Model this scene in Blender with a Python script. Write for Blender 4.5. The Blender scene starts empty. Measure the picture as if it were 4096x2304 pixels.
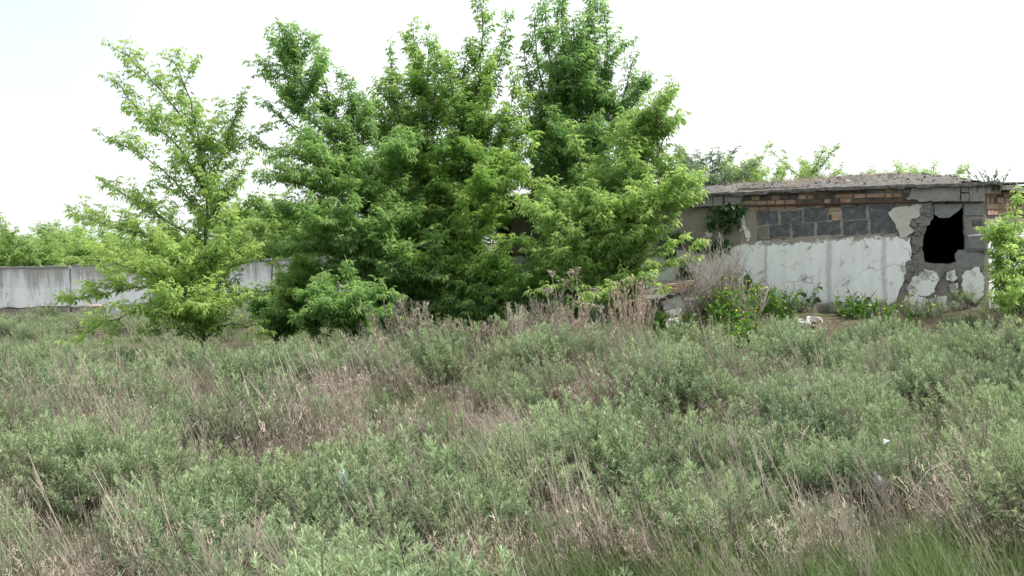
import bpy, math, random
import numpy as np
from mathutils import Vector, Matrix, noise
from mathutils.geometry import tessellate_polygon

# ------------------------------------------------------------------ scene, camera, world, sun, exposure
S = bpy.context.scene
C = S.collection
R = math.radians
F = 4600.0                      # focal length in pixels of the 4096 wide photograph
CAM_Z = 1.7
PITCH, ROLL = 2.39, 1.8
cam_d = bpy.data.cameras.new('camera')
cam_d.sensor_width = 36.0
cam_d.lens = 36.0 * F / 4096.0
cam_d.clip_start = 0.1
cam_d.clip_end = 2000
cam = bpy.data.objects.new('camera', cam_d)
C.objects.link(cam)
CR = Matrix.Rotation(R(90 - PITCH), 3, 'X') @ Matrix.Rotation(R(-ROLL), 3, 'Z')
cam.matrix_world = Matrix.Translation((0, 0, CAM_Z)) @ CR.to_4x4()
S.camera = cam

SUN_DIR = Vector((0.72, -0.06, 1.0)).normalized()      # towards the sun: high and to the right, just grazing past the shaded front wall
sun_d = bpy.data.lights.new('sun', 'SUN')
sun_d.energy = 4.2
sun_d.angle = R(0.6)
sun_d.color = (1.0, 0.95, 0.87)
sun = bpy.data.objects.new('sun', sun_d)
sun.rotation_euler = (-SUN_DIR).to_track_quat('-Z', 'Y').to_euler()
sun.location = (20, 10, 40)
C.objects.link(sun)

W = bpy.data.worlds.new('World')
S.world = W
W.use_nodes = True
wn = W.node_tree
wn.nodes.clear()
sky = wn.nodes.new('ShaderNodeTexSky')
sky.sky_type = 'NISHITA'
sky.sun_disc = False
sky.sun_elevation = math.asin(SUN_DIR.z)
sky.sun_rotation = math.atan2(SUN_DIR.x, SUN_DIR.y)
sky.air_density = 1.0
sky.dust_density = 2.0
bg = wn.nodes.new('ShaderNodeBackground')
bg.inputs['Strength'].default_value = 0.14
wn.links.new(sky.outputs[0], bg.inputs['Color'])
cl = wn.nodes.new('ShaderNodeBackground')            # bright thin overcast
cl.inputs['Color'].default_value = (0.95, 0.985, 1.0, 1)
cl.inputs['Strength'].default_value = 0.92
tc = wn.nodes.new('ShaderNodeTexCoord')
nz = wn.nodes.new('ShaderNodeTexNoise')
nz.inputs['Scale'].default_value = 1.7
nz.inputs['Detail'].default_value = 5
wn.links.new(tc.outputs['Generated'], nz.inputs['Vector'])
rp = wn.nodes.new('ShaderNodeValToRGB')
rp.color_ramp.elements[0].position = 0.30
rp.color_ramp.elements[0].color = (0.5, 0.5, 0.5, 1)
rp.color_ramp.elements[1].position = 0.50
rp.color_ramp.elements[1].color = (0.97, 0.97, 0.97, 1)
wn.links.new(nz.outputs['Fac'], rp.inputs['Fac'])
gap = wn.nodes.new('ShaderNodeVectorMath')           # a thinner patch of cloud, high on the left
gap.operation = 'DISTANCE'
gap.inputs[1].default_value = Vector((-0.37, 0.90, 0.24)).normalized()
wn.links.new(tc.outputs['Generated'], gap.inputs[0])
gm = wn.nodes.new('ShaderNodeMapRange')
gm.inputs['From Min'].default_value = 0.0
gm.inputs['From Max'].default_value = 0.26
gm.inputs['To Min'].default_value = 0.48
gm.inputs['To Max'].default_value = 1.0
wn.links.new(gap.outputs['Value'], gm.inputs['Value'])
ml = wn.nodes.new('ShaderNodeMath')
ml.operation = 'MULTIPLY'
wn.links.new(rp.outputs['Color'], ml.inputs[0])
wn.links.new(gm.outputs['Result'], ml.inputs[1])
mx = wn.nodes.new('ShaderNodeMixShader')
wn.links.new(ml.outputs[0], mx.inputs['Fac'])
wn.links.new(bg.outputs[0], mx.inputs[1])
wn.links.new(cl.outputs[0], mx.inputs[2])
wo = wn.nodes.new('ShaderNodeOutputWorld')
wn.links.new(mx.outputs[0], wo.inputs['Surface'])

S.view_settings.view_transform = 'Standard'
S.view_settings.look = 'None'
S.view_settings.gamma = 1.0
S.view_settings.exposure = 0.55
S.view_settings.use_curve_mapping = False
S.cycles.max_bounces = 6
S.cycles.diffuse_bounces = 3
S.cycles.glossy_bounces = 2
S.cycles.transmission_bounces = 4
S.cycles.transparent_max_bounces = 6

rng = random.Random(7)
nrng = np.random.default_rng(7)

# ------------------------------------------------------------------ geometry of the view
def ray(px, py):
    return CR @ Vector(((px - 2048) / F, -(py - 1152) / F, -1.0))

EYE = Vector((0, 0, CAM_Z))

def P(px, py, Y):
    """world point at depth Y metres in front of the camera position, in the direction of a photo pixel"""
    d = ray(px, py)
    return EYE + d * (Y / d.y)

def sstep(a, b, x):
    t = min(1.0, max(0.0, (x - a) / (b - a)))
    return t * t * (3 - 2 * t)

WALL_YAW = 20.0
CORNER = P(3938, 735, 15.4)          # near corner of the building, under its eaves

def wall_gap(x, y):
    """metres in front of the building's front wall"""
    a = R(WALL_YAW)
    return -((x - CORNER.x) * math.sin(a) + (y - CORNER.y) * math.cos(a))

def bank(x, y):
    """rubble and soil heaped against the wall"""
    d = wall_gap(x, y)
    b = .46 * sstep(2.3, .5, d) * sstep(.9, 2.0, x)
    return b + .62 * math.exp(-((x - 2.35) / .8) ** 2 - ((y - 14.7) / .8) ** 2)

def hgt(x, y):
    h = 0.08 * sstep(6.5, 13.0, y)
    h += 0.34 * math.exp(-((x + 0.05) / 1.75) ** 2 - ((y - 12.5) / 1.9) ** 2)
    h += bank(x, y)
    h -= 0.10 * sstep(-2.0, -5.0, x) * sstep(14.0, 17.0, y) * sstep(24.0, 19.0, y)
    h += 0.05 * sstep(-2.5, -4.5, x) * sstep(20.0, 26.0, y)
    h += 0.09 * noise.noise((x * 0.45, y * 0.45, 3.1)) + 0.06 * noise.noise((x * 1.3, y * 1.3, 8.4))
    if y > 60:
        h += 0.4 * noise.noise((x * 0.02, y * 0.02, 0.5))
    return h

def ground(px, py, off=0.0):
    """point where the ray through a photo pixel meets the ground raised by off; returned on the ground itself"""
    d = ray(px, py)
    t = 3.0
    while t < 60:
        p = EYE + d * t
        if p.z < hgt(p.x, p.y) + off:
            break
        t += 0.03
    return Vector((p.x, p.y, hgt(p.x, p.y)))

def spot(px, Y):
    x = P(px, 1250, Y).x
    return Vector((x, Y, hgt(x, Y)))

# ------------------------------------------------------------------ helpers
def tag(o, label=None, cat=None, group=None, kind=None):
    if label: o['label'] = label
    if cat: o['category'] = cat
    if group: o['group'] = group
    if kind: o['kind'] = kind
    return o

def empty(name, loc, label, cat, group=None, rz=0.0):
    o = bpy.data.objects.new(name, None)
    o.empty_display_size = 0.2
    o.location = loc
    o.rotation_euler = (0, 0, rz)
    C.objects.link(o)
    return tag(o, label, cat, group)

class MB:
    """collects faces and links them as ONE mesh object"""
    def __init__(s):
        s.v, s.f, s.m = [], [], []

    def add(s, verts, faces, m=0):
        b = len(s.v)
        s.v.extend([tuple(v) for v in verts])
        for f in faces:
            s.f.append(tuple(i + b for i in f))
            s.m.append(m)

    def tube(s, pts, radii, n=6, m=0, cap=True):
        k = len(pts)
        vs, fs = [], []
        up = Vector((0.31, 0.17, 0.93))
        for i, p in enumerate(pts):
            t = (pts[min(i + 1, k - 1)] - pts[max(i - 1, 0)])
            t = t.normalized() if t.length > 1e-9 else Vector((0, 0, 1))
            a = t.cross(up)
            if a.length < 1e-3:
                a = t.cross(Vector((1, 0, 0)))
            a.normalize()
            b = t.cross(a)
            for j in range(n):
                w = 2 * math.pi * j / n
                vs.append(p + (a * math.cos(w) + b * math.sin(w)) * radii[i])
        for i in range(k - 1):
            for j in range(n):
                fs.append((i * n + j, i * n + (j + 1) % n, (i + 1) * n + (j + 1) % n, (i + 1) * n + j))
        if cap:
            fs.append(tuple(range(n - 1, -1, -1)))
            fs.append(tuple((k - 1) * n + j for j in range(n)))
        s.add(vs, fs, m)

    def blade(s, pts, w, side, m=0, fold=0.0):
        """a tapering flat strip along pts"""
        k = len(pts)
        vs, fs = [], []
        for i, p in enumerate(pts):
            t = i / (k - 1)
            ww = w * (1 - t ** 2.2) * 0.5 + w * 0.04
            vs += [p - side * ww, p + side * ww]
        for i in range(k - 1):
            fs.append((2 * i, 2 * i + 1, 2 * i + 3, 2 * i + 2))
        s.add(vs, fs, m)

    def bevbox(s, x0, x1, z0, z1, y0, y1, b=0.012, j=0.006, m=0, r=None):
        """block whose front (y0) edges are worn off; corners jittered"""
        r = r or rng
        q = lambda: r.uniform(-j, j)
        fr = [(x0 + b + q(), y0 + q(), z0 + b + q()), (x1 - b + q(), y0 + q(), z0 + b + q()),
              (x1 - b + q(), y0 + q(), z1 - b + q()), (x0 + b + q(), y0 + q(), z1 - b + q())]
        md = [(x0 + q(), y0 + b, z0 + q()), (x1 + q(), y0 + b, z0 + q()), (x1 + q(), y0 + b, z1 + q()), (x0 + q(), y0 + b, z1 + q())]
        bk = [(v[0], y1, v[2]) for v in md]
        fs = [(0, 1, 2, 3)]
        for i in range(4):
            k = (i + 1) % 4
            fs += [(4 + i, 4 + k, k, i), (8 + i, 8 + k, 4 + k, 4 + i)]
        fs.append((11, 10, 9, 8))
        s.add(fr + md + bk, fs, m)

    def prism(s, poly, y0, y1, m=0, hole=None):
        """polygon in the wall plane (x, z), front at y0, back at y1"""
        loops = [poly] + ([hole] if hole else [])
        tri = tessellate_polygon([[Vector((p[0], p[1], 0)) for p in l] for l in loops])
        flat = [p for l in loops for p in l]
        n = len(flat)
        vs = [(p[0], y0, p[1]) for p in flat] + [(p[0], y1, p[1]) for p in flat]
        fs = []
        for t in tri:
            a, b, c = [flat[i] for i in t]
            area = (b[0] - a[0]) * (c[1] - a[1]) - (b[1] - a[1]) * (c[0] - a[0])
            if abs(area) < 1e-9:
                continue
            t = t if area > 0 else t[::-1]
            fs.append(tuple(t))
            fs.append(tuple(i + n for i in reversed(t)))
        o = 0
        for li, l in enumerate(loops):
            k = len(l)
            ar = sum(l[i][0] * l[(i + 1) % k][1] - l[(i + 1) % k][0] * l[i][1] for i in range(k))
            ccw = (ar > 0) == (li == 0)
            for i in range(k):
                a, b = o + i, o + (i + 1) % k
                fs.append((b, a, a + n, b + n) if ccw else (a, b, b + n, a + n))
            o += k
        s.add(vs, fs, m)

    def build(s, name, mats, parent=None, local=False, smooth=False):
        off = Vector((0, 0, 0)) if (local or parent is None) else Vector(parent.location)
        if parent is not None and parent.parent is not None and not local:
            off = off + Vector(parent.parent.location)
        me = bpy.data.meshes.new(name)
        me.from_pydata([(v[0] - off.x, v[1] - off.y, v[2] - off.z) for v in s.v], [], s.f)
        for mt in (mats if isinstance(mats, (list, tuple)) else [mats]):
            me.materials.append(mt)
        me.polygons.foreach_set('material_index', s.m)
        if smooth:
            me.polygons.foreach_set('use_smooth', [True] * len(s.f))
        me.update()
        o = bpy.data.objects.new(name, me)
        C.objects.link(o)
        if parent is not None:
            o.parent = parent
        return o

def smooth_line(pts, step, jit=0.0, r=rng):
    """Catmull-Rom through pts, resampled about every step metres"""
    p = [pts[0] * 2 - pts[1]] + list(pts) + [pts[-1] * 2 - pts[-2]]
    out = []
    for i in range(1, len(p) - 2):
        n = max(2, int((p[i + 1] - p[i]).length / step))
        for k in range(n):
            t = k / n
            a, b, c, d = p[i - 1], p[i], p[i + 1], p[i + 2]
            out.append(0.5 * ((2 * b) + (c - a) * t + (2 * a - 5 * b + 4 * c - d) * t * t + (3 * b - a - 3 * c + d) * t ** 3))
    out.append(pts[-1].copy())
    if jit:
        for i in range(1, len(out)):
            out[i] = out[i] + Vector((r.gauss(0, jit), r.gauss(0, jit), r.gauss(0, jit)))
    return out

def ragged(poly, amp, step, seed=0, close=True):
    """breaks the straight edges of a polygon into a worn, irregular outline"""
    r = random.Random(seed)
    out = []
    n = len(poly)
    for i in range(n if close else n - 1):
        a, b = poly[i], poly[(i + 1) % n]
        L = math.hypot(b[0] - a[0], b[1] - a[1])
        k = max(1, int(L / step))
        for j in range(k):
            t = j / k
            q = amp if j else amp * 0.4
            out.append((a[0] + (b[0] - a[0]) * t + r.uniform(-q, q), a[1] + (b[1] - a[1]) * t + r.uniform(-q, q)))
    if step > .04 and step < .125:                       # finer crumbling on top of the coarse breaks
        return ragged(out, amp * .45, .022, seed + 1000)
    return out

# ---- leaves
LEAFLET = dict(v=np.array([(0, 0, 0), (0, .5, -.03), (0, 1, -.16), (-.16, .38, .05), (.16, .38, .05), (-.11, .70, -.02), (.11, .70, -.02)]),
               f=np.array([(0, 1, 3), (0, 4, 1), (3, 1, 5), (4, 6, 1), (5, 1, 2), (1, 6, 2)]))
BROAD = dict(v=np.array([(0, 0, 0), (0, .5, -.05), (0, 1, -.22), (-.34, .22, .08), (.34, .22, .08), (-.32, .62, 0), (.32, .62, 0)]),
             f=np.array([(0, 1, 3), (0, 4, 1), (3, 1, 5), (4, 6, 1), (5, 1, 2), (1, 6, 2)]))
STRAP = dict(v=np.array([(0, 0, 0), (0, .5, -.06), (0, 1, -.12), (-.09, .25, .03), (.09, .25, .03), (-.14, .66, .01), (.14, .66, .01)]),
             f=np.array([(0, 1, 3), (0, 4, 1), (3, 1, 5), (4, 6, 1), (5, 1, 2), (1, 6, 2)]))
PETAL = dict(v=np.array([(-.5, -.5, 0), (.5, -.5, .1), (.5, .5, 0), (-.5, .5, .1)]), f=np.array([(0, 1, 2), (0, 2, 3)]))

def nrm(a):
    return a / np.maximum(np.linalg.norm(a, axis=1, keepdims=True), 1e-9)

class Leaves:
    def __init__(s, seed=1):
        s.p, s.d, s.sz, s.t = [], [], [], []
        s.r = np.random.default_rng(seed)

    def add(s, p, d, size, tint):
        s.p.append(tuple(p)); s.d.append(tuple(d)); s.sz.append(size); s.t.append(tint)

    def mesh(s, name, mat, off, shape=LEAFLET, compound=False, droop=0.95, tilt=0.5):
        p = np.array(s.p, float).reshape(-1, 3) - np.array(off)
        d = nrm(np.array(s.d, float).reshape(-1, 3))
        sz, t = np.array(s.sz, float), np.array(s.t, float)
        r = s.r
        if compound:                                       # three to five hanging leaflets to a leaf
            side = nrm(np.cross(d, np.array([0, 0, 1.0])) + 1e-6)
            P_, D_, S_, T_ = [], [], [], []
            for along, fa, fs, sc, keep in ((.75, 1.0, 0, 1.0, 1.0), (.6, .55, .85, .85, 1.0), (.6, .55, -.85, .85, 1.0), (.3, .4, .95, .75, .55), (.3, .4, -.95, .75, .55)):
                k = r.random(len(p)) < keep
                dd = d * fa + side * fs + r.normal(0, .18, p.shape)
                dd[:, 2] -= droop * r.uniform(.5, 1.3, len(p))
                P_.append((p + d * (sz * along)[:, None] * .9 - np.array([0, 0, 1]) * (sz * along * .2)[:, None])[k])
                D_.append(nrm(dd)[k]); S_.append((sz * sc * r.uniform(.8, 1.15, len(p)))[k])
                T_.append(np.clip(t + r.normal(0, .05, len(p)), 0, 1)[k])
            p, d, sz, t = np.concatenate(P_), np.concatenate(D_), np.concatenate(S_), np.concatenate(T_)
        n = len(p)
        nn = np.array([0, 0, 1.0]) + r.normal(0, tilt, (n, 3))
        x = nrm(np.cross(d, nn) + 1e-6)
        z = np.cross(x, d)
        V = shape['v']
        nv = len(V)
        co = p[:, None, :] + sz[:, None, None] * (V[None, :, 0:1] * x[:, None, :] + V[None, :, 1:2] * d[:, None, :] + V[None, :, 2:3] * z[:, None, :])
        fc = shape['f'][None, :, :] + (np.arange(n) * nv)[:, None, None]
        return np_mesh(name, co.reshape(-1, 3), fc.reshape(-1, 3), mat, np.repeat(t, nv))

    def build(s, name, mat, parent, **k):
        off = Vector(parent.location)
        o = bpy.data.objects.new(name, s.mesh(name, mat, off, **k))
        C.objects.link(o)
        o.parent = parent
        return o

def np_mesh(name, co, tri, mat, tint=None):
    me = bpy.data.meshes.new(name)
    me.vertices.add(len(co))
    me.vertices.foreach_set('co', co.astype(np.float32).ravel())
    me.loops.add(tri.size)
    me.loops.foreach_set('vertex_index', tri.astype(np.int32).ravel())
    me.polygons.add(len(tri))
    me.polygons.foreach_set('loop_start', np.arange(0, tri.size, 3, dtype=np.int32))
    if tint is not None:
        a = me.attributes.new('tint', 'FLOAT', 'POINT')
        a.data.foreach_set('value', tint.astype(np.float32))
    me.materials.append(mat)
    me.update(calc_edges=True)
    return me

# ------------------------------------------------------------------ materials
class NT:
    def __init__(s, name):
        s.m = bpy.data.materials.new(name)
        s.m.use_nodes = True
        s.t = s.m.node_tree
        s.b = s.t.nodes['Principled BSDF']
        s.out = s.t.nodes['Material Output']

    def n(s, typ, **kw):
        n = s.t.nodes.new('ShaderNode' + typ)
        for k, v in kw.items():
            if hasattr(n, k) and k not in n.inputs:
                setattr(n, k, v)
            else:
                s.set(n.inputs[k], v)
        return n

    def set(s, sock, v):
        if isinstance(v, bpy.types.NodeSocket):
            s.t.links.new(v, sock)
        elif isinstance(v, (tuple, list)) and sock.type == 'RGBA' and len(v) == 3:
            sock.default_value = (*v, 1)
        else:
            sock.default_value = v

    def coord(s, scale=(1, 1, 1)):
        c = s.n('TexCoord')
        mp = s.n('Mapping', Vector=c.outputs['Object'], Scale=scale)
        return mp.outputs[0]

    def noise(s, scale, detail=4, rough=0.55, vec=None, stretch=(1, 1, 1), dist=0.0):
        return s.n('TexNoise', Vector=vec if vec is not None else s.coord(stretch), Scale=scale, Detail=detail, Roughness=rough, Distortion=dist).outputs['Fac']

    def ramp(s, fac, stops):
        r = s.n('ValToRGB', Fac=fac)
        e = r.color_ramp.elements
        while len(e) < len(stops):
            e.new(0.5)
        for i, (p, c) in enumerate(stops):
            e[i].position = p
            e[i].color = (*c, 1) if isinstance(c, (tuple, list)) else (c, c, c, 1)
        return r.outputs['Color']

    def mix(s, fac, a, b, mode='MIX'):
        m = s.n('MixRGB', blend_type=mode)
        s.set(m.inputs[0], fac); s.set(m.inputs[1], a); s.set(m.inputs[2], b)
        return m.outputs[0]

    def bump(s, h, strength=0.5, dist=0.02):
        return s.n('Bump', Height=h, Strength=strength, Distance=dist).outputs[0]

    def done(s, color, rough=0.85, normal=None, spec=0.3):
        s.set(s.b.inputs['Base Color'], color)
        s.set(s.b.inputs['Roughness'], rough)
        s.b.inputs['Specular IOR Level'].default_value = spec
        if normal is not None:
            s.set(s.b.inputs['Normal'], normal)
        return s.m

def leaf_mat(name, c0, c1, c2, trans=0.45, rough=0.5, spec=0.3, inst=0.0, tcol=1.5, patch=False):
    """thin leaf: colour from the leaf's own tint, part of the light passes through"""
    t = NT(name)
    a = t.n('Attribute', attribute_name='tint')
    fac = a.outputs['Fac']
    if inst:
        oi = t.n('ObjectInfo')
        k = t.n('Math', operation='MULTIPLY_ADD')
        t.set(k.inputs[0], oi.outputs['Random']); k.inputs[1].default_value = inst; k.inputs[2].default_value = -inst * .5
        k2 = t.n('Math', operation='ADD')
        t.set(k2.inputs[0], fac); t.set(k2.inputs[1], k.outputs[0])
        fac = k2.outputs[0]
    col = t.ramp(fac, [(0.0, c0), (0.5, c1), (1.0, c2)])
    if patch:                                            # whole stands of plants are yellower or browner than others
        pos = t.n('NewGeometry').outputs['Position']
        col = t.mix(t.ramp(t.noise(.9, 3, .6, vec=pos), [(.35, 0.0), (.65, .75)]), col, t.mix(1.0, col, (1.03, .99, .87), 'MULTIPLY'))
        col = t.mix(t.ramp(t.noise(1.7, 2, .5, vec=pos), [(.42, 0.55), (.56, 0.0)]), col, t.mix(1.0, col, (.92, .95, .94), 'MULTIPLY'))
    t.done(col, rough, None, spec)
    tr = t.n('BsdfTranslucent', Color=t.mix(1.0, col, (tcol * .92, tcol, tcol * .78), 'MULTIPLY'))
    ms = t.n('MixShader')
    ms.inputs[0].default_value = trans
    t.t.links.new(t.b.outputs[0], ms.inputs[1])
    t.t.links.new(tr.outputs[0], ms.inputs[2])
    t.t.links.new(ms.outputs[0], t.out.inputs['Surface'])
    return t.m

def stem_mat(name, c0, c1, inst=True, rough=0.8):
    t = NT(name)
    f = t.noise(9.0, 3)
    if inst:
        oi = t.n('ObjectInfo')
        f = t.mix(0.6, f, oi.outputs['Random'])
    return t.done(t.ramp(f, [(0.3, c0), (0.7, c1)]), rough, None, 0.2)

M = {}
M['maple'] = leaf_mat('maple_leaf', (0.084, 0.162, 0.055), (0.187, 0.309, 0.097), (0.418, 0.519, 0.188), 0.60)
M['maple_dark'] = leaf_mat('maple_leaf_dark', (0.074, 0.152, 0.056), (0.152, 0.280, 0.093), (0.342, 0.467, 0.175), 0.58)
M['maple_yellow'] = leaf_mat('maple_leaf_yellow', (0.082, 0.170, 0.047), (0.181, 0.325, 0.085), (0.418, 0.519, 0.162), 0.58)
M['far_leaf'] = leaf_mat('far_leaf', (0.122, 0.207, 0.073), (0.232, 0.342, 0.110), (0.378, 0.488, 0.183), 0.55)
M['far_grey_leaf'] = leaf_mat('far_grey_leaf', (0.08, 0.13, 0.07), (0.13, 0.19, 0.11), (0.22, 0.28, 0.17), 0.4)
M['sage'] = leaf_mat('wormwood_leaf', (0.118, 0.170, 0.096), (0.262, 0.348, 0.203), (0.455, 0.56, 0.352), 0.30, 0.7, 0.2, inst=0.45, tcol=1.1, patch=True)
M['broad'] = leaf_mat('weed_leaf', (0.04, 0.10, 0.022), (0.10, 0.22, 0.035), (0.20, 0.34, 0.07), 0.40, 0.38, 0.5)
M['vine'] = leaf_mat('vine_leaf', (0.022, 0.06, 0.018), (0.05, 0.12, 0.03), (0.10, 0.19, 0.05), 0.35, 0.5, 0.3)
M['flower'] = leaf_mat('yellow_petal', (0.55, 0.40, 0.02), (0.70, 0.52, 0.03), (0.80, 0.62, 0.06), 0.3)
M['green_grass'] = leaf_mat('green_grass_blade', (0.065, 0.105, 0.042), (0.135, 0.19, 0.078), (0.25, 0.30, 0.15), 0.4, 0.6, 0.2, inst=0.6)
M['dry'] = stem_mat('dry_grass_straw', (0.25, 0.205, 0.165), (0.54, 0.465, 0.38))
M['stalk'] = stem_mat('dry_stalk', (0.20, 0.172, 0.14), (0.42, 0.37, 0.305))
M['pale_stalk'] = stem_mat('bleached_stalk', (0.33, 0.29, 0.23), (0.52, 0.46, 0.38))
M['grey_twig'] = stem_mat('grey_dead_twig', (0.22, 0.19, 0.17), (0.44, 0.38, 0.35))
M['red_stalk'] = stem_mat('rusty_dry_stalk', (0.20, 0.155, 0.12), (0.40, 0.325, 0.255))
M['sage_stem'] = stem_mat('wormwood_stem', (0.075, 0.072, 0.05), (0.17, 0.145, 0.105))
M['green_stem'] = stem_mat('green_stem', (0.06, 0.11, 0.03), (0.13, 0.19, 0.06))
t = NT('maple_bark')
M['bark'] = t.done(t.ramp(t.noise(14, 5, .6, stretch=(1, 1, .25)), [(.3, (.055, .045, .037)), (.7, (.17, .14, .115))]), .9, t.bump(t.noise(30, 4, stretch=(1, 1, .2)), .6, .01))

t = NT('soil')
a = t.noise(0.8, 5); b = t.noise(22, 6, .7)
col = t.mix(t.ramp(a, [(.4, 0), (.6, 1)]), t.ramp(b, [(.25, (.05, .042, .03)), (.75, (.17, .14, .105))]), t.ramp(b, [(.25, (.045, .055, .025)), (.75, (.13, .14, .075))]))
M['soil'] = t.done(col, .95, t.bump(b, .8, .03), .1)

# whitewash: white lime coat with rain streaks, grey blots and fine cracks of its own
def whitewash(name, tone, amount=.5, seed=0.0, bt=.585, rain=False, stains=(), loss=None):
    t = NT(name)
    c = t.n('TexCoord')
    mp = t.n('Mapping', Vector=c.outputs['Object'], Location=(seed, seed * .7, seed * 1.3))
    v = mp.outputs[0]
    st = t.n('Mapping', Vector=v, Scale=(5.0, 5.0, .55)).outputs[0]
    streak = t.noise(1.0, 5, .65, vec=st)
    blot = t.noise(4.2, 7, .68, vec=v, dist=.6)
    fine = t.noise(38, 4, .6, vec=v)
    big = t.noise(1.1, 3, .5, vec=v)
    vo = t.n('TexVoronoi', feature='DISTANCE_TO_EDGE', Scale=2.1)
    warp = t.n('TexNoise', Vector=v, Scale=5.0, Detail=4)
    wv = t.mix(0.22, v, warp.outputs['Color'])
    t.set(vo.inputs['Vector'], wv)
    crack = t.ramp(vo.outputs['Distance'], [(0.0, 1.0), (0.010, 0.0)])
    cm = t.mix(1.0, crack, t.ramp(big, [(.43, 0.0), (.55, 0.8)]), 'MULTIPLY')
    base = t.mix(t.ramp(streak, [(.46, 0.0), (.74, amount)]), tone, (.40, .385, .36))
    base = t.mix(t.ramp(blot, [(bt, 0.0), (bt + .035, .35), (bt + .075, .85)]), base, (.30, .275, .245))
    base = t.mix(t.ramp(fine, [(.2, .25), (.55, 0.0)]), base, (.45, .44, .42))
    base = t.mix(cm, base, (.12, .11, .10))
    if loss:                                             # lime coat flaked off along its upper edge, splashed grey at its foot
        sp_ = t.n('SeparateXYZ', Vector=c.outputs['Object'])
        def lin(a_, b_, k_):                             # k * (z - (a + b x))
            q = t.n('Math', operation='MULTIPLY_ADD'); t.set(q.inputs[0], sp_.outputs['X']); q.inputs[1].default_value = -b_ * k_; q.inputs[2].default_value = -a_ * k_
            q2 = t.n('Math', operation='MULTIPLY_ADD'); t.set(q2.inputs[0], sp_.outputs['Z']); q2.inputs[1].default_value = k_; t.set(q2.inputs[2], q.outputs[0])
            return q2.outputs[0]
        fl = t.noise(6.5, 8, .72, vec=v, dist=.4)
        for a_, b_, k_, cc in ((*loss[:2], 2.6, (.27, .245, .215)), (*loss[2:], -2.2, (.25, .235, .215))):
            s_ = t.n('Math', operation='ADD'); t.set(s_.inputs[0], fl); t.set(s_.inputs[1], lin(a_, b_, k_))
            base = t.mix(t.ramp(s_.outputs[0], [(.56, 0.0), (.60, .6), (.66, .95)]), base, cc)
    if stains:                                           # two grey damp runs down the wall, as the wall has them
        xx = t.n('SeparateXYZ', Vector=c.outputs['Object']).outputs['X']
        wob = t.noise(2.2, 5, .7, vec=v)
        for x0, wd in stains:
            q = t.n('Math', operation='SUBTRACT'); t.set(q.inputs[0], xx); q.inputs[1].default_value = x0
            q2 = t.n('Math', operation='MULTIPLY_ADD'); t.set(q2.inputs[0], wob); q2.inputs[1].default_value = .14; q2.inputs[2].default_value = -.07
            q3 = t.n('Math', operation='ADD'); t.set(q3.inputs[0], q.outputs[0]); t.set(q3.inputs[1], q2.outputs[0])
            q4 = t.n('Math', operation='ABSOLUTE'); t.set(q4.inputs[0], q3.outputs[0])
            base = t.mix(t.mix(1.0, t.ramp(q4.outputs[0], [(wd * .3, .75), (wd, 0.0)]), t.ramp(fine, [(.35, .5), (.6, 1)]), 'MULTIPLY'), base, (.37, .37, .38))
    if rain:                                             # dirt washed down from the coping, in long runs
        zz = t.n('SeparateXYZ', Vector=c.outputs['Object']).outputs['Z']
        run = t.noise(1.0, 6, .7, vec=t.n('Mapping', Vector=v, Scale=(4.5, 4.5, .35)).outputs[0])
        m_ = t.n('MapRange', Value=zz)
        for k_, q_ in (('From Min', .55), ('From Max', 1.45), ('To Min', -.20), ('To Max', .16)):
            m_.inputs[k_].default_value = q_
        sm = t.n('Math', operation='ADD')
        t.set(sm.inputs[0], run); t.set(sm.inputs[1], m_.outputs[0])
        base = t.mix(t.ramp(sm.outputs[0], [(.46, 0.0), (.62, .75)]), base, (.28, .255, .235))
    h = t.mix(.5, t.mix(.4, blot, fine), t.ramp(vo.outputs['Distance'], [(0, .6), (.008, 1.0)]))
    return t.done(base, .9, t.bump(h, .35, .015), .15)

M['white'] = whitewash('whitewashed_plaster', (.80, .825, .83), .32, stains=((-2.04, .05), (-1.30, .05), (-2.9, .03)), loss=(1.555, .023, .71, .0))
M['white_chunk'] = whitewash('broken_whitewashed_plaster', (.76, .78, .78), .3, 5.3, .525)
M['fence_white'] = whitewash('streaked_whitewash', (.72, .745, .77), .6, 2.2, .585, True)

def rock(name, c0, c1, c2, sc=7.0, bs=.7, pores=True):
    t = NT(name)
    a = t.noise(sc, 7, .7); b = t.noise(sc * 9, 4, .65)
    col = t.mix(.35, t.ramp(a, [(.3, c0), (.5, c1), (.72, c2)]), t.ramp(b, [(.3, c0), (.7, c2)]))
    return t.done(col, .95, t.bump(t.mix(.5, a, b), bs, .02), .15)

M['mortar'] = rock('old_mortar', (.10, .095, .085), (.22, .205, .185), (.37, .345, .31), 6.0, 1.0)
M['joint'] = rock('pale_joint_mortar', (.18, .165, .14), (.29, .268, .23), (.40, .375, .33), 8.0, .6)
M['stucco'] = rock('bare_render', (.21, .19, .16), (.27, .245, .21), (.33, .30, .26), 3.0, .3)
M['slag'] = rock('slag_block', (.03, .036, .04), (.085, .097, .105), (.27, .285, .29), 12.0, 1.0)
M['grey_block'] = rock('grey_concrete_block', (.13, .14, .145), (.21, .22, .225), (.30, .31, .31), 9.0, .7)
M['cement'] = rock('cement_rubble', (.10, .10, .098), (.18, .178, .17), (.31, .30, .285), 6.0, .9)
M['patch'] = rock('pale_plaster_patch', (.38, .36, .33), (.50, .48, .45), (.60, .58, .55), 4.0, .4)
M['concrete'] = rock('weathered_concrete', (.15, .145, .135), (.235, .228, .215), (.32, .31, .295), 5.0, .5)
M['fence_grey'] = rock('grey_concrete_base', (.16, .145, .13), (.28, .26, .235), (.42, .39, .36), 3.0, .8)
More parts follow.
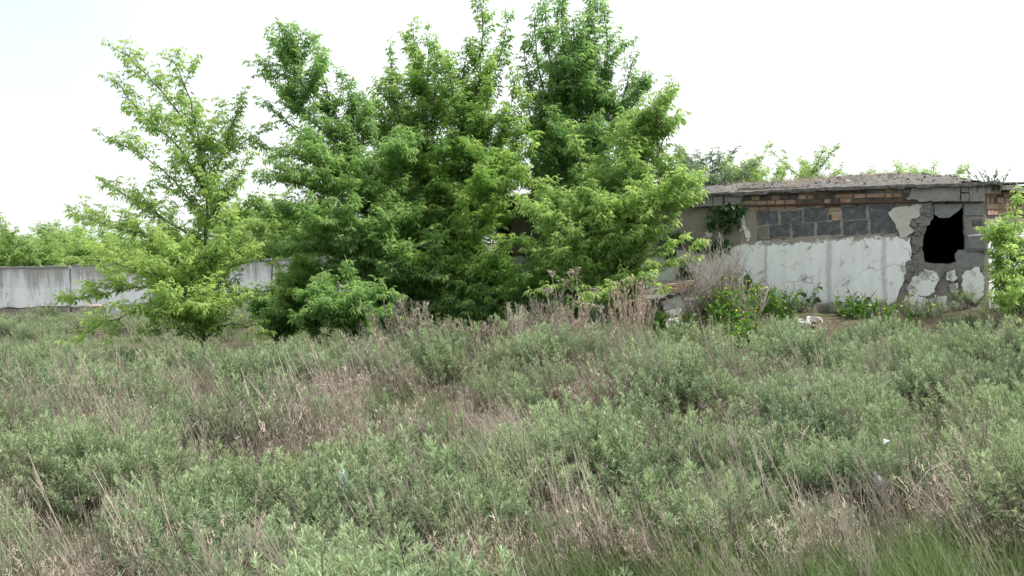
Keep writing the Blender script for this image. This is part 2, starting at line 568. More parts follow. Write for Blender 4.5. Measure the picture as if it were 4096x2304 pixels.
M['brick'] = rock('orange_brick', (.16, .10, .075), (.34, .215, .155), (.44, .32, .245), 8.0, .5)
M['brick_buff'] = rock('buff_brick', (.17, .13, .10), (.36, .275, .195), (.46, .38, .29), 8.0, .5)
M['brick_sooty'] = rock('sooty_brick', (.045, .042, .042), (.09, .08, .075), (.20, .16, .13), 8.0, .5)
M['brick_pink'] = rock('pink_brick', (.22, .14, .11), (.40, .275, .23), (.50, .39, .34), 8.0, .5)
M['roof'] = rock('gravelled_roof', (.032, .03, .029), (.12, .112, .107), (.33, .315, .30), 16.0, 1.0)
M['felt'] = rock('torn_roofing_felt', (.05, .045, .042), (.12, .11, .105), (.28, .265, .25), 6.0, .6)
M['rust'] = rock('rusty_steel', (.07, .035, .025), (.13, .065, .045), (.2, .11, .07), 20.0, .5)
M['wood'] = rock('grey_old_board', (.17, .15, .135), (.30, .275, .25), (.45, .42, .385), 9.0, .5)
M['pale_rubble'] = rock('pale_rubble', (.34, .32, .29), (.50, .475, .44), (.66, .64, .60), 8.0, .7)
M['pink_slab'] = rock('pinkish_slab', (.24, .19, .165), (.32, .265, .24), (.40, .345, .31), 4.0, .4)
M['soot'] = rock('dark_interior', (.03, .03, .028), (.05, .048, .045), (.07, .068, .064), 3.0, .3)  # near-black base colour shared by the room, beam and ceiling deck

def simple(name, col, rough=.5, spec=.5):
    t = NT(name)
    f = t.noise(6, 3)
    return t.done(t.mix(t.ramp(f, [(.3, 0.0), (.7, .35)]), col, tuple(c * .6 for c in col)), rough, None, spec)
M['plastic_white'] = simple('white_plastic', (.80, .80, .78))
M['plastic_blue'] = simple('pale_blue_plastic', (.36, .60, .68), .35)
M['plastic_green'] = simple('dark_green_plastic', (.03, .13, .09), .4)
M['plastic_red'] = simple('faded_red_plastic', (.75, .16, .12), .5)
t = NT('cloudy_plastic')
t.b.inputs['Transmission Weight'].default_value = .7
M['plastic_clear'] = t.done(t.ramp(t.noise(5, 3), [(.3, (.36, .37, .36)), (.7, (.55, .56, .55))]), .25, None, .6)

# ------------------------------------------------------------------ ground
def axis(lo, hi, step, far):
    a = list(np.arange(lo, hi + 1e-6, step))
    d, x = step, hi
    up = []
    while x < far:
        d *= 1.45; x += d; up.append(x)
    dn, d, x = [], step, lo
    while x > -far:
        d *= 1.45; x -= d; dn.append(x)
    return dn[::-1] + a + up
gx, gy = axis(-16, 16, .32, 700), axis(-4, 34, .32, 700)
mb = MB()
mb.v = [(x, y, hgt(x, y)) for y in gy for x in gx]
nx = len(gx)
for j in range(len(gy) - 1):
    for i in range(nx - 1):
        mb.f.append((j * nx + i, j * nx + i + 1, (j + 1) * nx + i + 1, (j + 1) * nx + i)); mb.m.append(0)
g = mb.build('ground', M['soil'], smooth=True)
tag(g, 'uneven brown earth rising gently towards the ruined building', 'ground', kind='structure')

# ------------------------------------------------------------------ ruined building
YAW = 20.0
corner_px = CORNER
B0 = Vector((corner_px.x, corner_px.y, 0.0))
bld = empty('ruined_building', B0, 'long low ruined farm building with whitewashed block wall and a broken opening', 'building', rz=R(-YAW))
BI = (Matrix.Translation(B0) @ Matrix.Rotation(R(-YAW), 4, 'Z')).inverted()

def L(zx, zy, y=0.0):
    """detail-view pixel (photo crop 2600,600 at 1.722x) -> (x, z) on the wall plane at local depth y"""
    o = BI @ EYE
    d = BI.to_3x3() @ ray(2600 + zx / 1.722, 600 + zy / 1.722)
    k = (y - o.y) / d.y
    p = o + d * k
    return (p.x, p.z)

def LP(pts, y=0.0):
    return [L(a, b, y) for a, b in pts]

def part(mbx, name, mats, label=None, parent=None):
    o = mbx.build(name, mats, parent or bld, local=True)
    if label: o['label'] = label
    return o

XL = L(-960, 400)[0]            # left end of the building, hidden among the trees
ZB = -0.1
TOP = L(1200, 370)[1] + 0.02
hole = LP([(1952, 360), (2155, 360), (2158, 500), (2168, 690), (2130, 690), (2105, 715), (2108, 772), (2060, 787), (1950, 785), (1892, 775), (1873, 690), (1880, 590), (1905, 530), (1950, 470)])
hole = ragged(hole, .012, .06, 3)
EZ = L(1800, 262)[1]            # underside of the roof
CZ = L(2290, 350)[1]
mb = MB()
kt = max(range(len(hole)), key=lambda i: hole[i][1]); kb = min(range(len(hole)), key=lambda i: hole[i][1])
nh = len(hole)
rt = [hole[(kt + i) % nh] for i in range(((kb - kt) % nh) + 1)]            # top to bottom along the right side
lf = [hole[(kb + i) % nh] for i in range(((kt - kb) % nh) + 1)]            # bottom to top along the left side
mb.prism([(XL, ZB), (lf[0][0], ZB)] + lf + [(lf[-1][0], EZ), (XL, EZ)], .03, .40)
mb.prism([(rt[-1][0], ZB), (0, ZB), (0, EZ), (rt[0][0], EZ)] + rt, .03, .40)
part(mb, 'front_wall', M['mortar'], 'block wall with crumbling mortar and a jagged hole')
# inside: a closed dark room
mb = MB()
mb.bevbox(XL + .05, 4.0, -.2, EZ - .02, 5.0, 5.25, .01, 0)
mb.bevbox(XL - .25, XL, -.2, EZ - .02, .0, 5.25, .01, 0)
mb.add([(XL, .4, .12), (3.2, .4, .12), (3.2, 5, .12), (XL, 5, .12)], [(0, 1, 2, 3)])
mb.bevbox(-2.6, -2.42, -.1, EZ - .03, .45, 4.9, .01, 0)
part(mb, 'interior_wall', M['soot'])
mb = MB()
a, b = Vector((-1.15, 1.6, .1)), Vector((-1.45, 2.6, 1.9))
mb.tube([a, b], [.09, .09], 4)
part(mb, 'fallen_beam', M['soot'])

# --- slag block courses
mb = MB()
rows = [[(742, 428, 882, 512), (902, 422, 1046, 506), (1060, 402, 1222, 492), (1324, 385, 1490, 476), (1507, 377, 1692, 470)],
        [(820, 520, 966, 598), (980, 508, 1130, 600), (1152, 497, 1312, 586), (1332, 490, 1500, 580), (1520, 480, 1692, 574)]]
for row in rows:
    for (a, b, c, d) in row:
        x0, z1 = L(a, b); x1, z0 = L(c, d)
        poly = ragged([(x0, z0), (x1, z0 + .012), (x1, z1 + .006), (x0, z1 - .006)], .010, .05, int(a + b))
        mb.prism(poly, rng.uniform(.000, .012), .06)
part(mb, 'slag_block_course', M['slag'], 'two exposed courses of dark blue grey slag blocks')
mb = MB()
for (a, b, c, d) in [(690, 455, 728, 512), (745, 535, 812, 602)]:
    x0, z1 = L(a, b); x1, z0 = L(c, d)
    mb.prism(ragged([(x0, z0), (x1, z0), (x1, z1), (x0, z1)], .01, .05, int(a)), .012, .06)
part(mb, 'worn_block', M['cement'])

mb = MB()
mb.prism(ragged(LP([(738, 425), (900, 408), (1220, 384), (1500, 372), (1700, 368), (1702, 580), (1300, 600), (815, 612), (738, 606)]), .008, .06, 29), .017, .05)
part(mb, 'block_joints', M['joint'], 'pale mortar joints between the slag blocks')

# --- bricks: three courses under the roof, a short column between blocks, a row above them
BR = [M['brick'], M['brick_buff'], M['brick_sooty'], M['brick_pink']]
mb = MB()
r = random.Random(11)
xA, xB = L(628, 340)[0], L(1800, 330)[0]
zlow = lambda x: CZ + .012 + (L(640, 382)[1] - CZ) * (x - 0) / xA
for c in range(3):
    x = xA + r.uniform(0, .1)
    while x < xB - .08:
        w = r.choice([.118, .118, .245, .118, .16, .09])
        u = (x - xA) / (xB - xA)
        z0 = zlow(x) + c * .067 - .008 + r.uniform(-.003, .003)
        miss = (c == 2 and (0.42 < u < .50 or .70 < u < .82 or u > .88 or r.random() < .18)) or r.random() < .04
        if u > .96 and c > 0: miss = True
        if not miss:
            m = r.choices([0, 1, 2, 3], [2.2, 3.4 if u < .5 else 2.4, 4.4, 1.8 if u > .3 else .6])[0]
            mb.bevbox(x, x + w - .010, z0, z0 + .058, -.045 + r.uniform(-.012, .022), .06, .006, .003, m, r)
        x += w + .004
for (a, b, c, d, m) in [(1228, 398, 1320, 420, 1), (1280, 398, 1320, 418, 2), (1226, 428, 1268, 446, 1), (1252, 430, 1320, 462, 3), (1228, 440, 1250, 480, 2), (1256, 464, 1318, 486, 1)]:
    x0, z1 = L(a, b); x1, z0 = L(c, d)
    mb.bevbox(x0, x1, z0, z1, .004, .06, .006, .003, m, r)
x = L(678, 400)[0]
xe = L(1222, 390)[0]
while x < xe:
    w = r.choice([.118, .16, .245])
    u = L(0, 402 - (x - L(678, 0)[0]) * 3)[1]
    if r.random() < .72:
        zc = L(900, 402)[1] + .006
        mb.bevbox(x, x + w - .014, zc - .026, zc + .024, .008 + r.uniform(-.004, .01), .06, .006, .003, r.choice([1, 1, 2, 3, 2]), r)
    x += w
part(mb, 'brick_course', BR, 'broken courses of orange, buff and sooty bricks under the roof')
# mortar bed the bricks sit in
mb = MB()
poly = [(xA - .05, zlow(xA) - .005), (xB + .05, zlow(xB) - .005), (xB + .05, zlow(xB) + .235), (xA - .05, zlow(xA) + .235)]
mb.prism(ragged(poly, .008, .08, 5), -.012, .05)
part(mb, 'brick_mortar', M['mortar'])
# --- rusty steel angle along the foot of the bricks
mb = MB()
pts = []
for a, b in [(612, 386), (900, 379), (1200, 371), (1500, 365), (1840, 357)]:
    x, z = L(a, b, -.06)
    pts.append(Vector((x, -.055, z + rng.uniform(-.004, .004))))
mb.tube(pts, [.010] * len(pts), 5)
part(mb, 'steel_rod', M['rust'], 'thin rusty steel rod running below the bricks')

# --- concrete eaves slabs, left and right
mb = MB()
zt, zb = L(400, 296)[1], L(400, 388)[1]
xs = [XL - .1, L(-560, 0)[0], L(-200, 0)[0], L(60, 0)[0], L(432, 0)[0], L(505, 0)[0], L(640, 0)[0]]
for i in range(len(xs) - 1):
    e = ragged([(xs[i] + .006, zb), (xs[i + 1] - .006, zb), (xs[i + 1] - .006, zt), (xs[i] + .006, zt)], .006, .12, i)
    if i == len(xs) - 2:
        e = ragged([(xs[i] + .006, zb), (xs[i + 1] - .07, zb), (xs[i + 1] + .01, zt - .05), (xs[i + 1], zt), (xs[i] + .006, zt)], .012, .06, i)
    mb.prism(e, -.09 + .004 * (i % 2), .1)
part(mb, 'eaves_slab', M['concrete'], 'grey concrete eaves slabs on the left of the bricks')
mb = MB()
xr = L(2312, 300)[0]
e = ragged(LP([(1776, 348), (1765, 330), (1790, 318), (1800, 262), (1850, 250), (1870, 262), (2138, 246), (2138, 352), (1845, 356), (1850, 345), (1810, 340)], -.06), .010, .05, 21)
mb.prism(e, -.085, .1)
for (a, b) in [((2142, 300), (2196, 352)), ((2200, 292), (2308, 352))]:
    x0, z1 = L(*a, -.06); x1, z0 = L(*b, -.06)
    mb.prism(ragged([(x0, z0), (x1, z0), (x1, z1), (x0, z1)], .006, .08, int(a[0])), -.083, .1)
for a, b in [(2142, 2192), (2196, 2252), (2256, 2308)]:
    x0, z1 = L(a, 244, -.06); x1, z0 = L(b, 290, -.06)
    mb.prism(ragged([(x0, z0), (x1, z0), (x1, z1), (x0, z1)], .005, .06, a), -.080, .1)
part(mb, 'corner_eaves_slab', M['concrete'], 'cracked concrete eaves slab over the opening')

# --- bare render on the left, whitewashed plaster below, broken bits round the hole
mb = MB()
top = [(-960, 402), (300, 396), (620, 392), (690, 418), (735, 418)]
bot = [(735, 640), (560, 640), (200, 690), (-960, 720)]
mb.prism(ragged(LP(top + bot), .008, .08, 31), .006, .05)
part(mb, 'bare_render', M['stucco'], 'brown grey render stripped of its whitewash')
mb = MB()
for i, pl in enumerate([[(622, 452), (640, 440), (652, 480), (655, 520), (690, 570), (690, 600), (660, 608), (650, 560), (632, 535)],
                        [(612, 545), (630, 540), (634, 556), (618, 562)], [(470, 590), (492, 560), (508, 575), (500, 598), (478, 606)],
                        [(380, 570), (420, 540), (430, 590), (400, 606)], [(690, 600), (672, 640), (664, 618)], [(430, 520), (470, 512), (460, 530)]]):
    mb = MB()
    mb.prism(ragged(LP(pl), .006, .03, 40 + i), -.002, .03)
    part(mb, 'whitewash_flake', M['white_chunk'])
mb = MB()
lo = [(-960, 730), (200, 690), (560, 642), (640, 634), (740, 634), (820, 622), (1000, 606), (1100, 596), (1150, 590), (1260, 606), (1350, 598), (1500, 590), (1600, 592), (1690, 580), (1720, 606), (1770, 596), (1795, 600),
      (1806, 690), (1800, 752), (1770, 850), (1752, 900), (1722, 960), (1700, 1030), (1690, 1330), (-960, 1500)]
mb.prism(ragged(LP(lo), .020, .07, 33), -.012, .05)
part(mb, 'whitewashed_plaster', M['white'], 'whitewashed plaster covering the lower wall, stained and cracked')
mb = MB()
for i, pl in enumerate([[(1832, 842), (1880, 808), (1960, 838), (1992, 890), (1960, 985), (1900, 1010), (1800, 1000), (1772, 960), (1800, 890)],
                        [(2040, 845), (2098, 822), (2122, 880), (2085, 915), (2044, 892)],
                        [(2166, 832), (2270, 806), (2302, 900), (2300, 1000), (2242, 1062), (2182, 1012), (2150, 962), (2152, 900)],
                        [(2062, 925), (2128, 915), (2134, 980), (2096, 990), (2066, 968)],
                        [(1760, 1012), (1950, 1024), (2045, 1010), (2060, 1100), (2052, 1330), (1740, 1330)],
                        [(2076, 1040), (2140, 1006), (2180, 1060), (2240, 1090), (2310, 1030), (2312, 1330), (2110, 1330), (2120, 1120)]]):
    mb.prism(ragged(LP(pl), .024, .06, 60 + i), -.010 - .003 * (i % 3), .05)
part(mb, 'broken_plaster', M['white_chunk'], 'broken whitewashed plaster below the opening')
mb = MB()
mb.prism(ragged(LP([(1646, 430), (1672, 408), (1752, 386), (1880, 374), (1872, 420), (1842, 470), (1802, 482), (1790, 522), (1832, 560), (1772, 590), (1722, 608), (1702, 540), (1682, 490), (1652, 452)]), .022, .06, 71), -.014, .05)
part(mb, 'plaster_patch', M['patch'], 'pale loose plaster patch beside the opening')
mb = MB()
mb.prism(ragged(LP([(1885, 376), (1950, 372), (1950, 470), (1905, 530), (1882, 590), (1874, 690), (1890, 778), (1884, 830), (1832, 842), (1802, 905), (1762, 892), (1772, 800), (1808, 752), (1808, 640), (1800, 592), (1838, 560), (1800, 520), (1808, 486), (1850, 470)]), .014, .05, 72), .002, .2)
mb.prism(ragged(LP([(1765, 770), (1806, 760), (1812, 850), (1800, 905), (1760, 895)]), .012, .05, 75), -.022, .05)
rl = random.Random(17)
for k in range(46):
    a, b = rl.choice([(1780, 850), (1800, 800), (1825, 700), (1830, 640), (1845, 760), (1850, 580), (1890, 500), (1915, 430), (1905, 390), (1850, 830), (1840, 520), (1822, 490)])
    x, z = L(a + rl.uniform(-24, 24), b + rl.uniform(-30, 30))
    q = rl.uniform(.018, .05)
    mb.prism(ragged([(x - q, z - q * .7), (x + q * .8, z - q), (x + q, z + q * .6), (x - q * .6, z + q)], q * .3, q * .7, k), -.008 - rl.uniform(0, .028), .04)
part(mb, 'cement_edge', M['cement'], 'crumbled dark cement round the left of the opening')
mb = MB()
mb.prism(ragged(LP([(1956, 370), (2154, 366), (2150, 392), (2112, 430), (2064, 466), (1992, 466), (1960, 442)]), .008, .05, 73), .012, .34)
part(mb, 'hanging_lintel_block', M['grey_block'], 'broken grey lintel block hanging over the opening')
mb = MB()
def blk(a, b, c, d, y0, y1, bev, jj=.008):
    x0, z1 = L(a, b); x1, z0 = L(c, d)
    mb.bevbox(x0, x1, z0, z1, y0, y1, bev, jj)
blk(2160, 366, 2302, 454, -.004, .3, .015)
part(mb, 'pillar_block', M['grey_block'], 'dark grey pillar block under the eaves')
mb = MB()
mb.prism(ragged(LP([(2166, 458), (2296, 456), (2308, 520), (2318, 572), (2170, 578)]), .008, .05, 76), .008, .3)
part(mb, 'pillar_brickwork', M['mortar'])
mb = MB()
x0, z1 = L(2218, 478); x1, z0 = L(2284, 520)
mb.bevbox(x0, x1, z0, z1, -.004, .1, .01, .008)
part(mb, 'pillar_stone', M['slag'])
mb = MB()
blk(2176, 574, 2334, 694, -.055, .3, .035, .010)
part(mb, 'jutting_pillar_block', M['grey_block'], 'pale grey block jutting out of the pillar')
mb = MB()
mb.prism(ragged(LP([(2108, 772), (2104, 716), (2130, 694), (2180, 684), (2250, 700), (2300, 720), (2310, 800), (2170, 812), (2105, 800)]), .012, .05, 77), -.006, .38)
part(mb, 'pillar_foot', M['grey_block'])
mb = MB()
mb.prism(ragged(LP([(1880, 782), (1950, 788), (2060, 788), (2108, 776), (2160, 800), (2300, 802), (2300, 828), (2160, 832), (2150, 900), (2120, 905), (2108, 830), (2030, 840), (2000, 886), (1968, 850), (1890, 812)]), .010, .05, 78), -.002, .38)
part(mb, 'sill_cement', M['cement'])

# --- side wall, running back from the corner
SA = R(90 - 22)
sd = Vector((math.cos(SA), math.sin(SA), 0)); sn = Vector((sd.y, -sd.x, 0))
def side_pt(s_, z, out=0.0):
    p = sd * s_ + sn * out
    return (p.x, p.y, z)
def side_slab(mbx, s0, s1, z0, z1, o0, o1, m=0):
    v = [side_pt(s0, z0, o1), side_pt(s1, z0, o1), side_pt(s1, z1, o1), side_pt(s0, z1, o1), side_pt(s0, z0, o0), side_pt(s1, z0, o0), side_pt(s1, z1, o0), side_pt(s0, z1, o0)]
    mbx.add(v, [(0, 1, 2, 3), (5, 4, 7, 6), (4, 0, 3, 7), (1, 5, 6, 2), (3, 2, 6, 7), (4, 5, 1, 0)], m)
mb = MB()
side_slab(mb, .01, 6.0, ZB, EZ - .02, -.14, -.02)
part(mb, 'side_wall', M['mortar'], 'short side wall running back from the corner')
mb = MB()
r = random.Random(3)
for c in range(4):
    s_ = .1
    while s_ < 3.4:
        w = r.choice([.118, .245])
        z = EZ - .09 - c * .08
        if r.random() < .8:
            side_slab(mb, s_, s_ + w - .01, z - .07, z, -.05, .0 + r.uniform(-.01, .012), r.choice([0, 1, 1, 2, 3]))
        s_ += w
part(mb, 'side_brick_course', BR)
mb = MB()
side_slab(mb, .10, .9, ZB, L(2330, 505)[1], -.05, .006)
side_slab(mb, 1.05, 3.2, ZB, L(2330, 560)[1], -.05, .004)
part(mb, 'side_plaster', M['white_chunk'])
mb = MB()
side_slab(mb, -.06, .34, CZ + .09, EZ - .004, -.3, .10)
part(mb, 'eaves_return', M['concrete'])

# --- roof: a low hump of gravel and old felt, ragged along the eaves
ex = [(-960, 330), (180, 305), (400, 298), (640, 290), (860, 276), (1150, 262), (1400, 250), (1750, 240), (2000, 236), (2300, 234)]
rx = [(-960, 306), (200, 262), (640, 232), (1000, 214), (1150, 204), (1300, 188), (1400, 176), (1600, 164), (1750, 162), (1900, 166), (2060, 182), (2200, 208), (2330, 240)]
ep = sorted(LP(ex, -.14)); rpf = sorted(LP(rx, 2.0))
ex_, ez_ = zip(*ep); rx_, rz_ = zip(*rpf)
NX, NYR = 190, 34
mb = MB()
xsr = np.linspace(XL - .2, .22, NX)
vs, edge = [], []
for j in range(NYR):
    for i, x in enumerate(xsr):
        v = j / (NYR - 1)
        jag = .05 * noise.noise((x * 2.2, 0, 4)) + .04 * noise.noise((x * 7, 0, 9)) + .02 * noise.noise((x * 23, 0, 2))
        y = (-.14 + jag) * (1 - v) + 5.3 * v
        ze = float(np.interp(x, ex_, ez_)); zr = float(np.interp(x, rx_, rz_))
        tt = max(0.0, (y + .14) / 2.14)
        z = ze + (zr - ze) * min(1, tt) ** .75 if tt < 1 else zr - .05 * (tt - 1)
        k = min(1.0, tt * 4 + .25)
        z += k * (.030 * noise.noise((x * 1.9, y * 1.9, 1)) + .022 * noise.noise((x * 8, y * 8, 5)) + .016 * noise.noise((x * 21, y * 21, 7)))
        z = max(z, EZ + .035 + .012 * noise.noise((x * 9, y * 9, 3)))
        if i == NX - 1: z -= .05
        vs.append((x, y, z))
fs = []
for j in range(NYR - 1):
    for i in range(NX - 1):
        fs.append((j * NX + i, j * NX + i + 1, (j + 1) * NX + i + 1, (j + 1) * NX + i))
n0 = NX * NYR
vs += [(x + 0, y + .0, z - .045 - .02 * noise.noise((x * 6, 3, 3))) for (x, y, z) in vs[:NX]]
for i in range(NX - 1):
    fs.append((n0 + i, n0 + i + 1, i + 1, i))
vs += [(x, .02, vs[n0 + i][2]) for i, x in enumerate(xsr)]
n1 = n0 + NX
for i in range(NX - 1):
    fs.append((n1 + i, n1 + i + 1, n0 + i + 1, n0 + i))
mb.add(vs, fs)
roof = part(mb, 'roof', M['roof'], 'humped roof of gravel, soil and dry moss')
mb = MB()
rl = random.Random(77)
me_ = roof.data.vertices
for k in range(900):
    v = me_[rl.randrange(1, 15) * NX + rl.randrange(NX)].co
    q = rl.choice([.008, .010, .014, .020]) * rl.uniform(.7, 1.3)
    c = Vector((v.x + rl.uniform(-.03, .03), v.y + rl.uniform(-.08, .08), v.z + q * .2))
    w = [c + Vector((rl.uniform(.6, 1.2) * q * a, rl.uniform(.6, 1.2) * q * b, rl.uniform(.3, .8) * q * e)) for a, b, e in ((-1, -1, -1), (1, -1, -1), (1, 1, -1), (-1, 1, -1), (-.7, -.7, 1), (.7, -.7, 1), (.7, .7, 1), (-.7, .7, 1))]
    mb.add(w, [(0, 1, 5, 4), (1, 2, 6, 5), (2, 3, 7, 6), (3, 0, 4, 7), (4, 5, 6, 7)], rl.randrange(2))
part(mb, 'roof_gravel', [M['felt'], M['roof']])['kind'] = 'stuff'
mb = MB()
mb.add([(XL - .2, .0, EZ - .004), (.1, .0, EZ - .004), (2.6, 5.3, EZ - .004), (XL - .2, 5.3, EZ - .004)], [(0, 3, 2, 1)])
part(mb, 'ceiling_deck', M['soot'])
# layers of felt sticking out below the gravel
mb = MB()
r = random.Random(8)
for k in range(46):
    x = r.uniform(XL, .1); w = r.uniform(.25, .9)
    z = float(np.interp(x + w / 2, ex_, ez_)) - r.uniform(.018, .055)
    y0 = -.13 + r.uniform(-.03, .05)
    dz = r.uniform(-.015, .015)
    n = 7
    vs = []
    for i in range(n):
        u = x + w * i / (n - 1)
        q = y0 + r.uniform(-.03, .03); zz = z + dz * i / n + r.uniform(-.006, .006)
        vs += [(u, q, zz), (u, .06, zz + .01), (u, .06, zz + .024), (u, q, zz + .016)]
    fs = []
    for i in range(n - 1):
        for e in range(4):
            a, b = i * 4 + e, i * 4 + (e + 1) % 4
            fs.append((b, a, a + 4, b + 4))
    fs += [(0, 1, 2, 3), ((n - 1) * 4 + 3, (n - 1) * 4 + 2, (n - 1) * 4 + 1, (n - 1) * 4)]
    mb.add(vs, fs)
part(mb, 'roofing_felt', M['felt'], 'torn layers of old roofing felt along the eaves')
# roof over the side wall, lower and collapsed
mb = MB()
vs, fs = [], []
for j in range(16):
    for i in range(10):
        s_, o_ = -.06 + j * .42, .16 - i * .07
        p = sd * s_ + sn * (o_ + .05 * noise.noise((s_ * 4, 1, 1)))
        z = EZ + .02 - .05 * min(s_, 3) + .02 * sstep(.2, -.5, o_) + .05 * noise.noise((s_ * 3, o_ * 3, 2)) + .03 * noise.noise((s_ * 11, o_ * 11, 2))
        vs.append((p.x, p.y, z))
for j in range(15):
    for i in range(9):
        fs.append((j * 10 + i, (j + 1) * 10 + i, (j + 1) * 10 + i + 1, j * 10 + i + 1))
n0 = len(vs)
for j in range(16):
    q = vs[j * 10]
    vs.append((q[0], q[1], q[2] - .09 - .04 * noise.noise((j * .9, 2, 2))))
for j in range(15):
    fs.append((n0 + j, n0 + j + 1, (j + 1) * 10, j * 10))
mb.add(vs, fs)
part(mb, 'side_roof', M['roof'])
BM_ = Matrix.Translation(B0) @ Matrix.Rotation(R(-YAW), 4, 'Z')
def bw(zx, zy, y):
    """world point on the plane parallel to the wall at local depth y"""
    x, z = L(zx, zy, y)
    return BM_ @ Vector((x, y, z))

# ------------------------------------------------------------------ concrete fence on the left
FY0 = 27.0
def fence_pt(px, py): return P(px, py, FY0)
f0 = fence_pt(-500, 1250)
fence = empty('concrete_fence', (f0.x, f0.y, 0), 'low whitewashed concrete panel fence with grey rain streaks', 'fence')
cuts = [-620, -120, 285, 690, 1090, 1480, 1860]
for i in range(len(cuts) - 1):
    a, b = cuts[i] + 3, cuts[i + 1] - 3
    ta, tb = 1075 - .035 * a, 1075 - .035 * b
    ba, bb = 1232 - .035 * a + rng.uniform(-3, 5), 1232 - .035 * b + rng.uniform(-3, 5)
    if i == 3: ba, bb = ba - 10, bb - 26
    ta += rng.uniform(-5, 5); tb += rng.uniform(-5, 5)
    q = [fence_pt(a, ba), fence_pt(b, bb), fence_pt(b, tb), fence_pt(a, ta)]
    poly = ragged([(v.x - f0.x, v.z) for v in q], .02, .14, 90 + i)
    m_ = MB(); m_.prism(poly, FY0 - f0.y - .06 + .012 * (i % 2), FY0 - f0.y + .10)
    m_.build('panel', M['fence_white'], fence, local=True)
    m_ = MB()
    m_.prism(ragged([(q[3].x - f0.x + .01, q[3].z - .012), (q[2].x - f0.x - .01, q[2].z - .012), (q[2].x - f0.x - .01, q[2].z + .035), (q[3].x - f0.x + .01, q[3].z + .035)], .010, .12, 290 + i), FY0 - f0.y - .075, FY0 - f0.y + .12)
    m_.build('coping', M['concrete'], fence, local=True)
    m_ = MB()
    poly = ragged([(q[0].x - f0.x, -.4), (q[1].x - f0.x, -.4), (q[1].x - f0.x, q[1].z - .03), (q[0].x - f0.x, q[0].z - .04)], .03, .14, 190 + i)
    m_.prism(poly, FY0 - f0.y - .02, FY0 - f0.y + .2)
    m_.build('footing', M['fence_grey'], fence, local=True)

# ------------------------------------------------------------------ trees
def side_branch(wood, lv, p, d, Ln, r0, r, size, tint, node, sub=True, droop=.25):
    """a leafy side branch: arcs up, then hangs"""
    k = 4
    pts = [p.copy()]
    dd = d.normalized()
    for i in range(k):
        dd = (dd + Vector((r.gauss(0, .16), r.gauss(0, .16), .20 - droop * i * .5 + r.gauss(0, .10)))).normalized()
        pts.append(pts[-1] + dd * (Ln / k))
    wood.tube(pts, [r0 * (1 - .8 * i / k) for i in range(k + 1)], 3, cap=False)
    n = max(2, int(Ln / node))
    for i in range(n + 1):
        t = .12 + .88 * i / n
        x = t * k
        j = min(k - 1, int(x))
        q = pts[j].lerp(pts[j + 1], x - j)
        tg = (pts[j + 1] - pts[j]).normalized()
        s_ = tg.cross(Vector((0, 0, 1)))
        s_ = s_.normalized() if s_.length > .01 else Vector((1, 0, 0))
        s_ = Matrix.Rotation(r.uniform(-.9, .9), 3, tg) @ s_
        tn = tint + .22 * t + r.gauss(0, .10)
        for sg in (1, -1):
            lv.add(q, tg * .5 + s_ * sg * .8 + Vector((0, 0, .12)), size * r.uniform(.75, 1.2), tn)
        if i == n:
            lv.add(q, tg, size * .9, tn + .1)
        if sub and Ln > .3 and i > 0 and r.random() < .7:
            sg = r.choice((1, -1))
            side_branch(wood, lv, q, tg * .6 + s_ * sg * .8 + Vector((0, 0, .15)), Ln * r.uniform(.25, .5), r0 * .5, r, size * .95, tint + .06, node, False, droop)

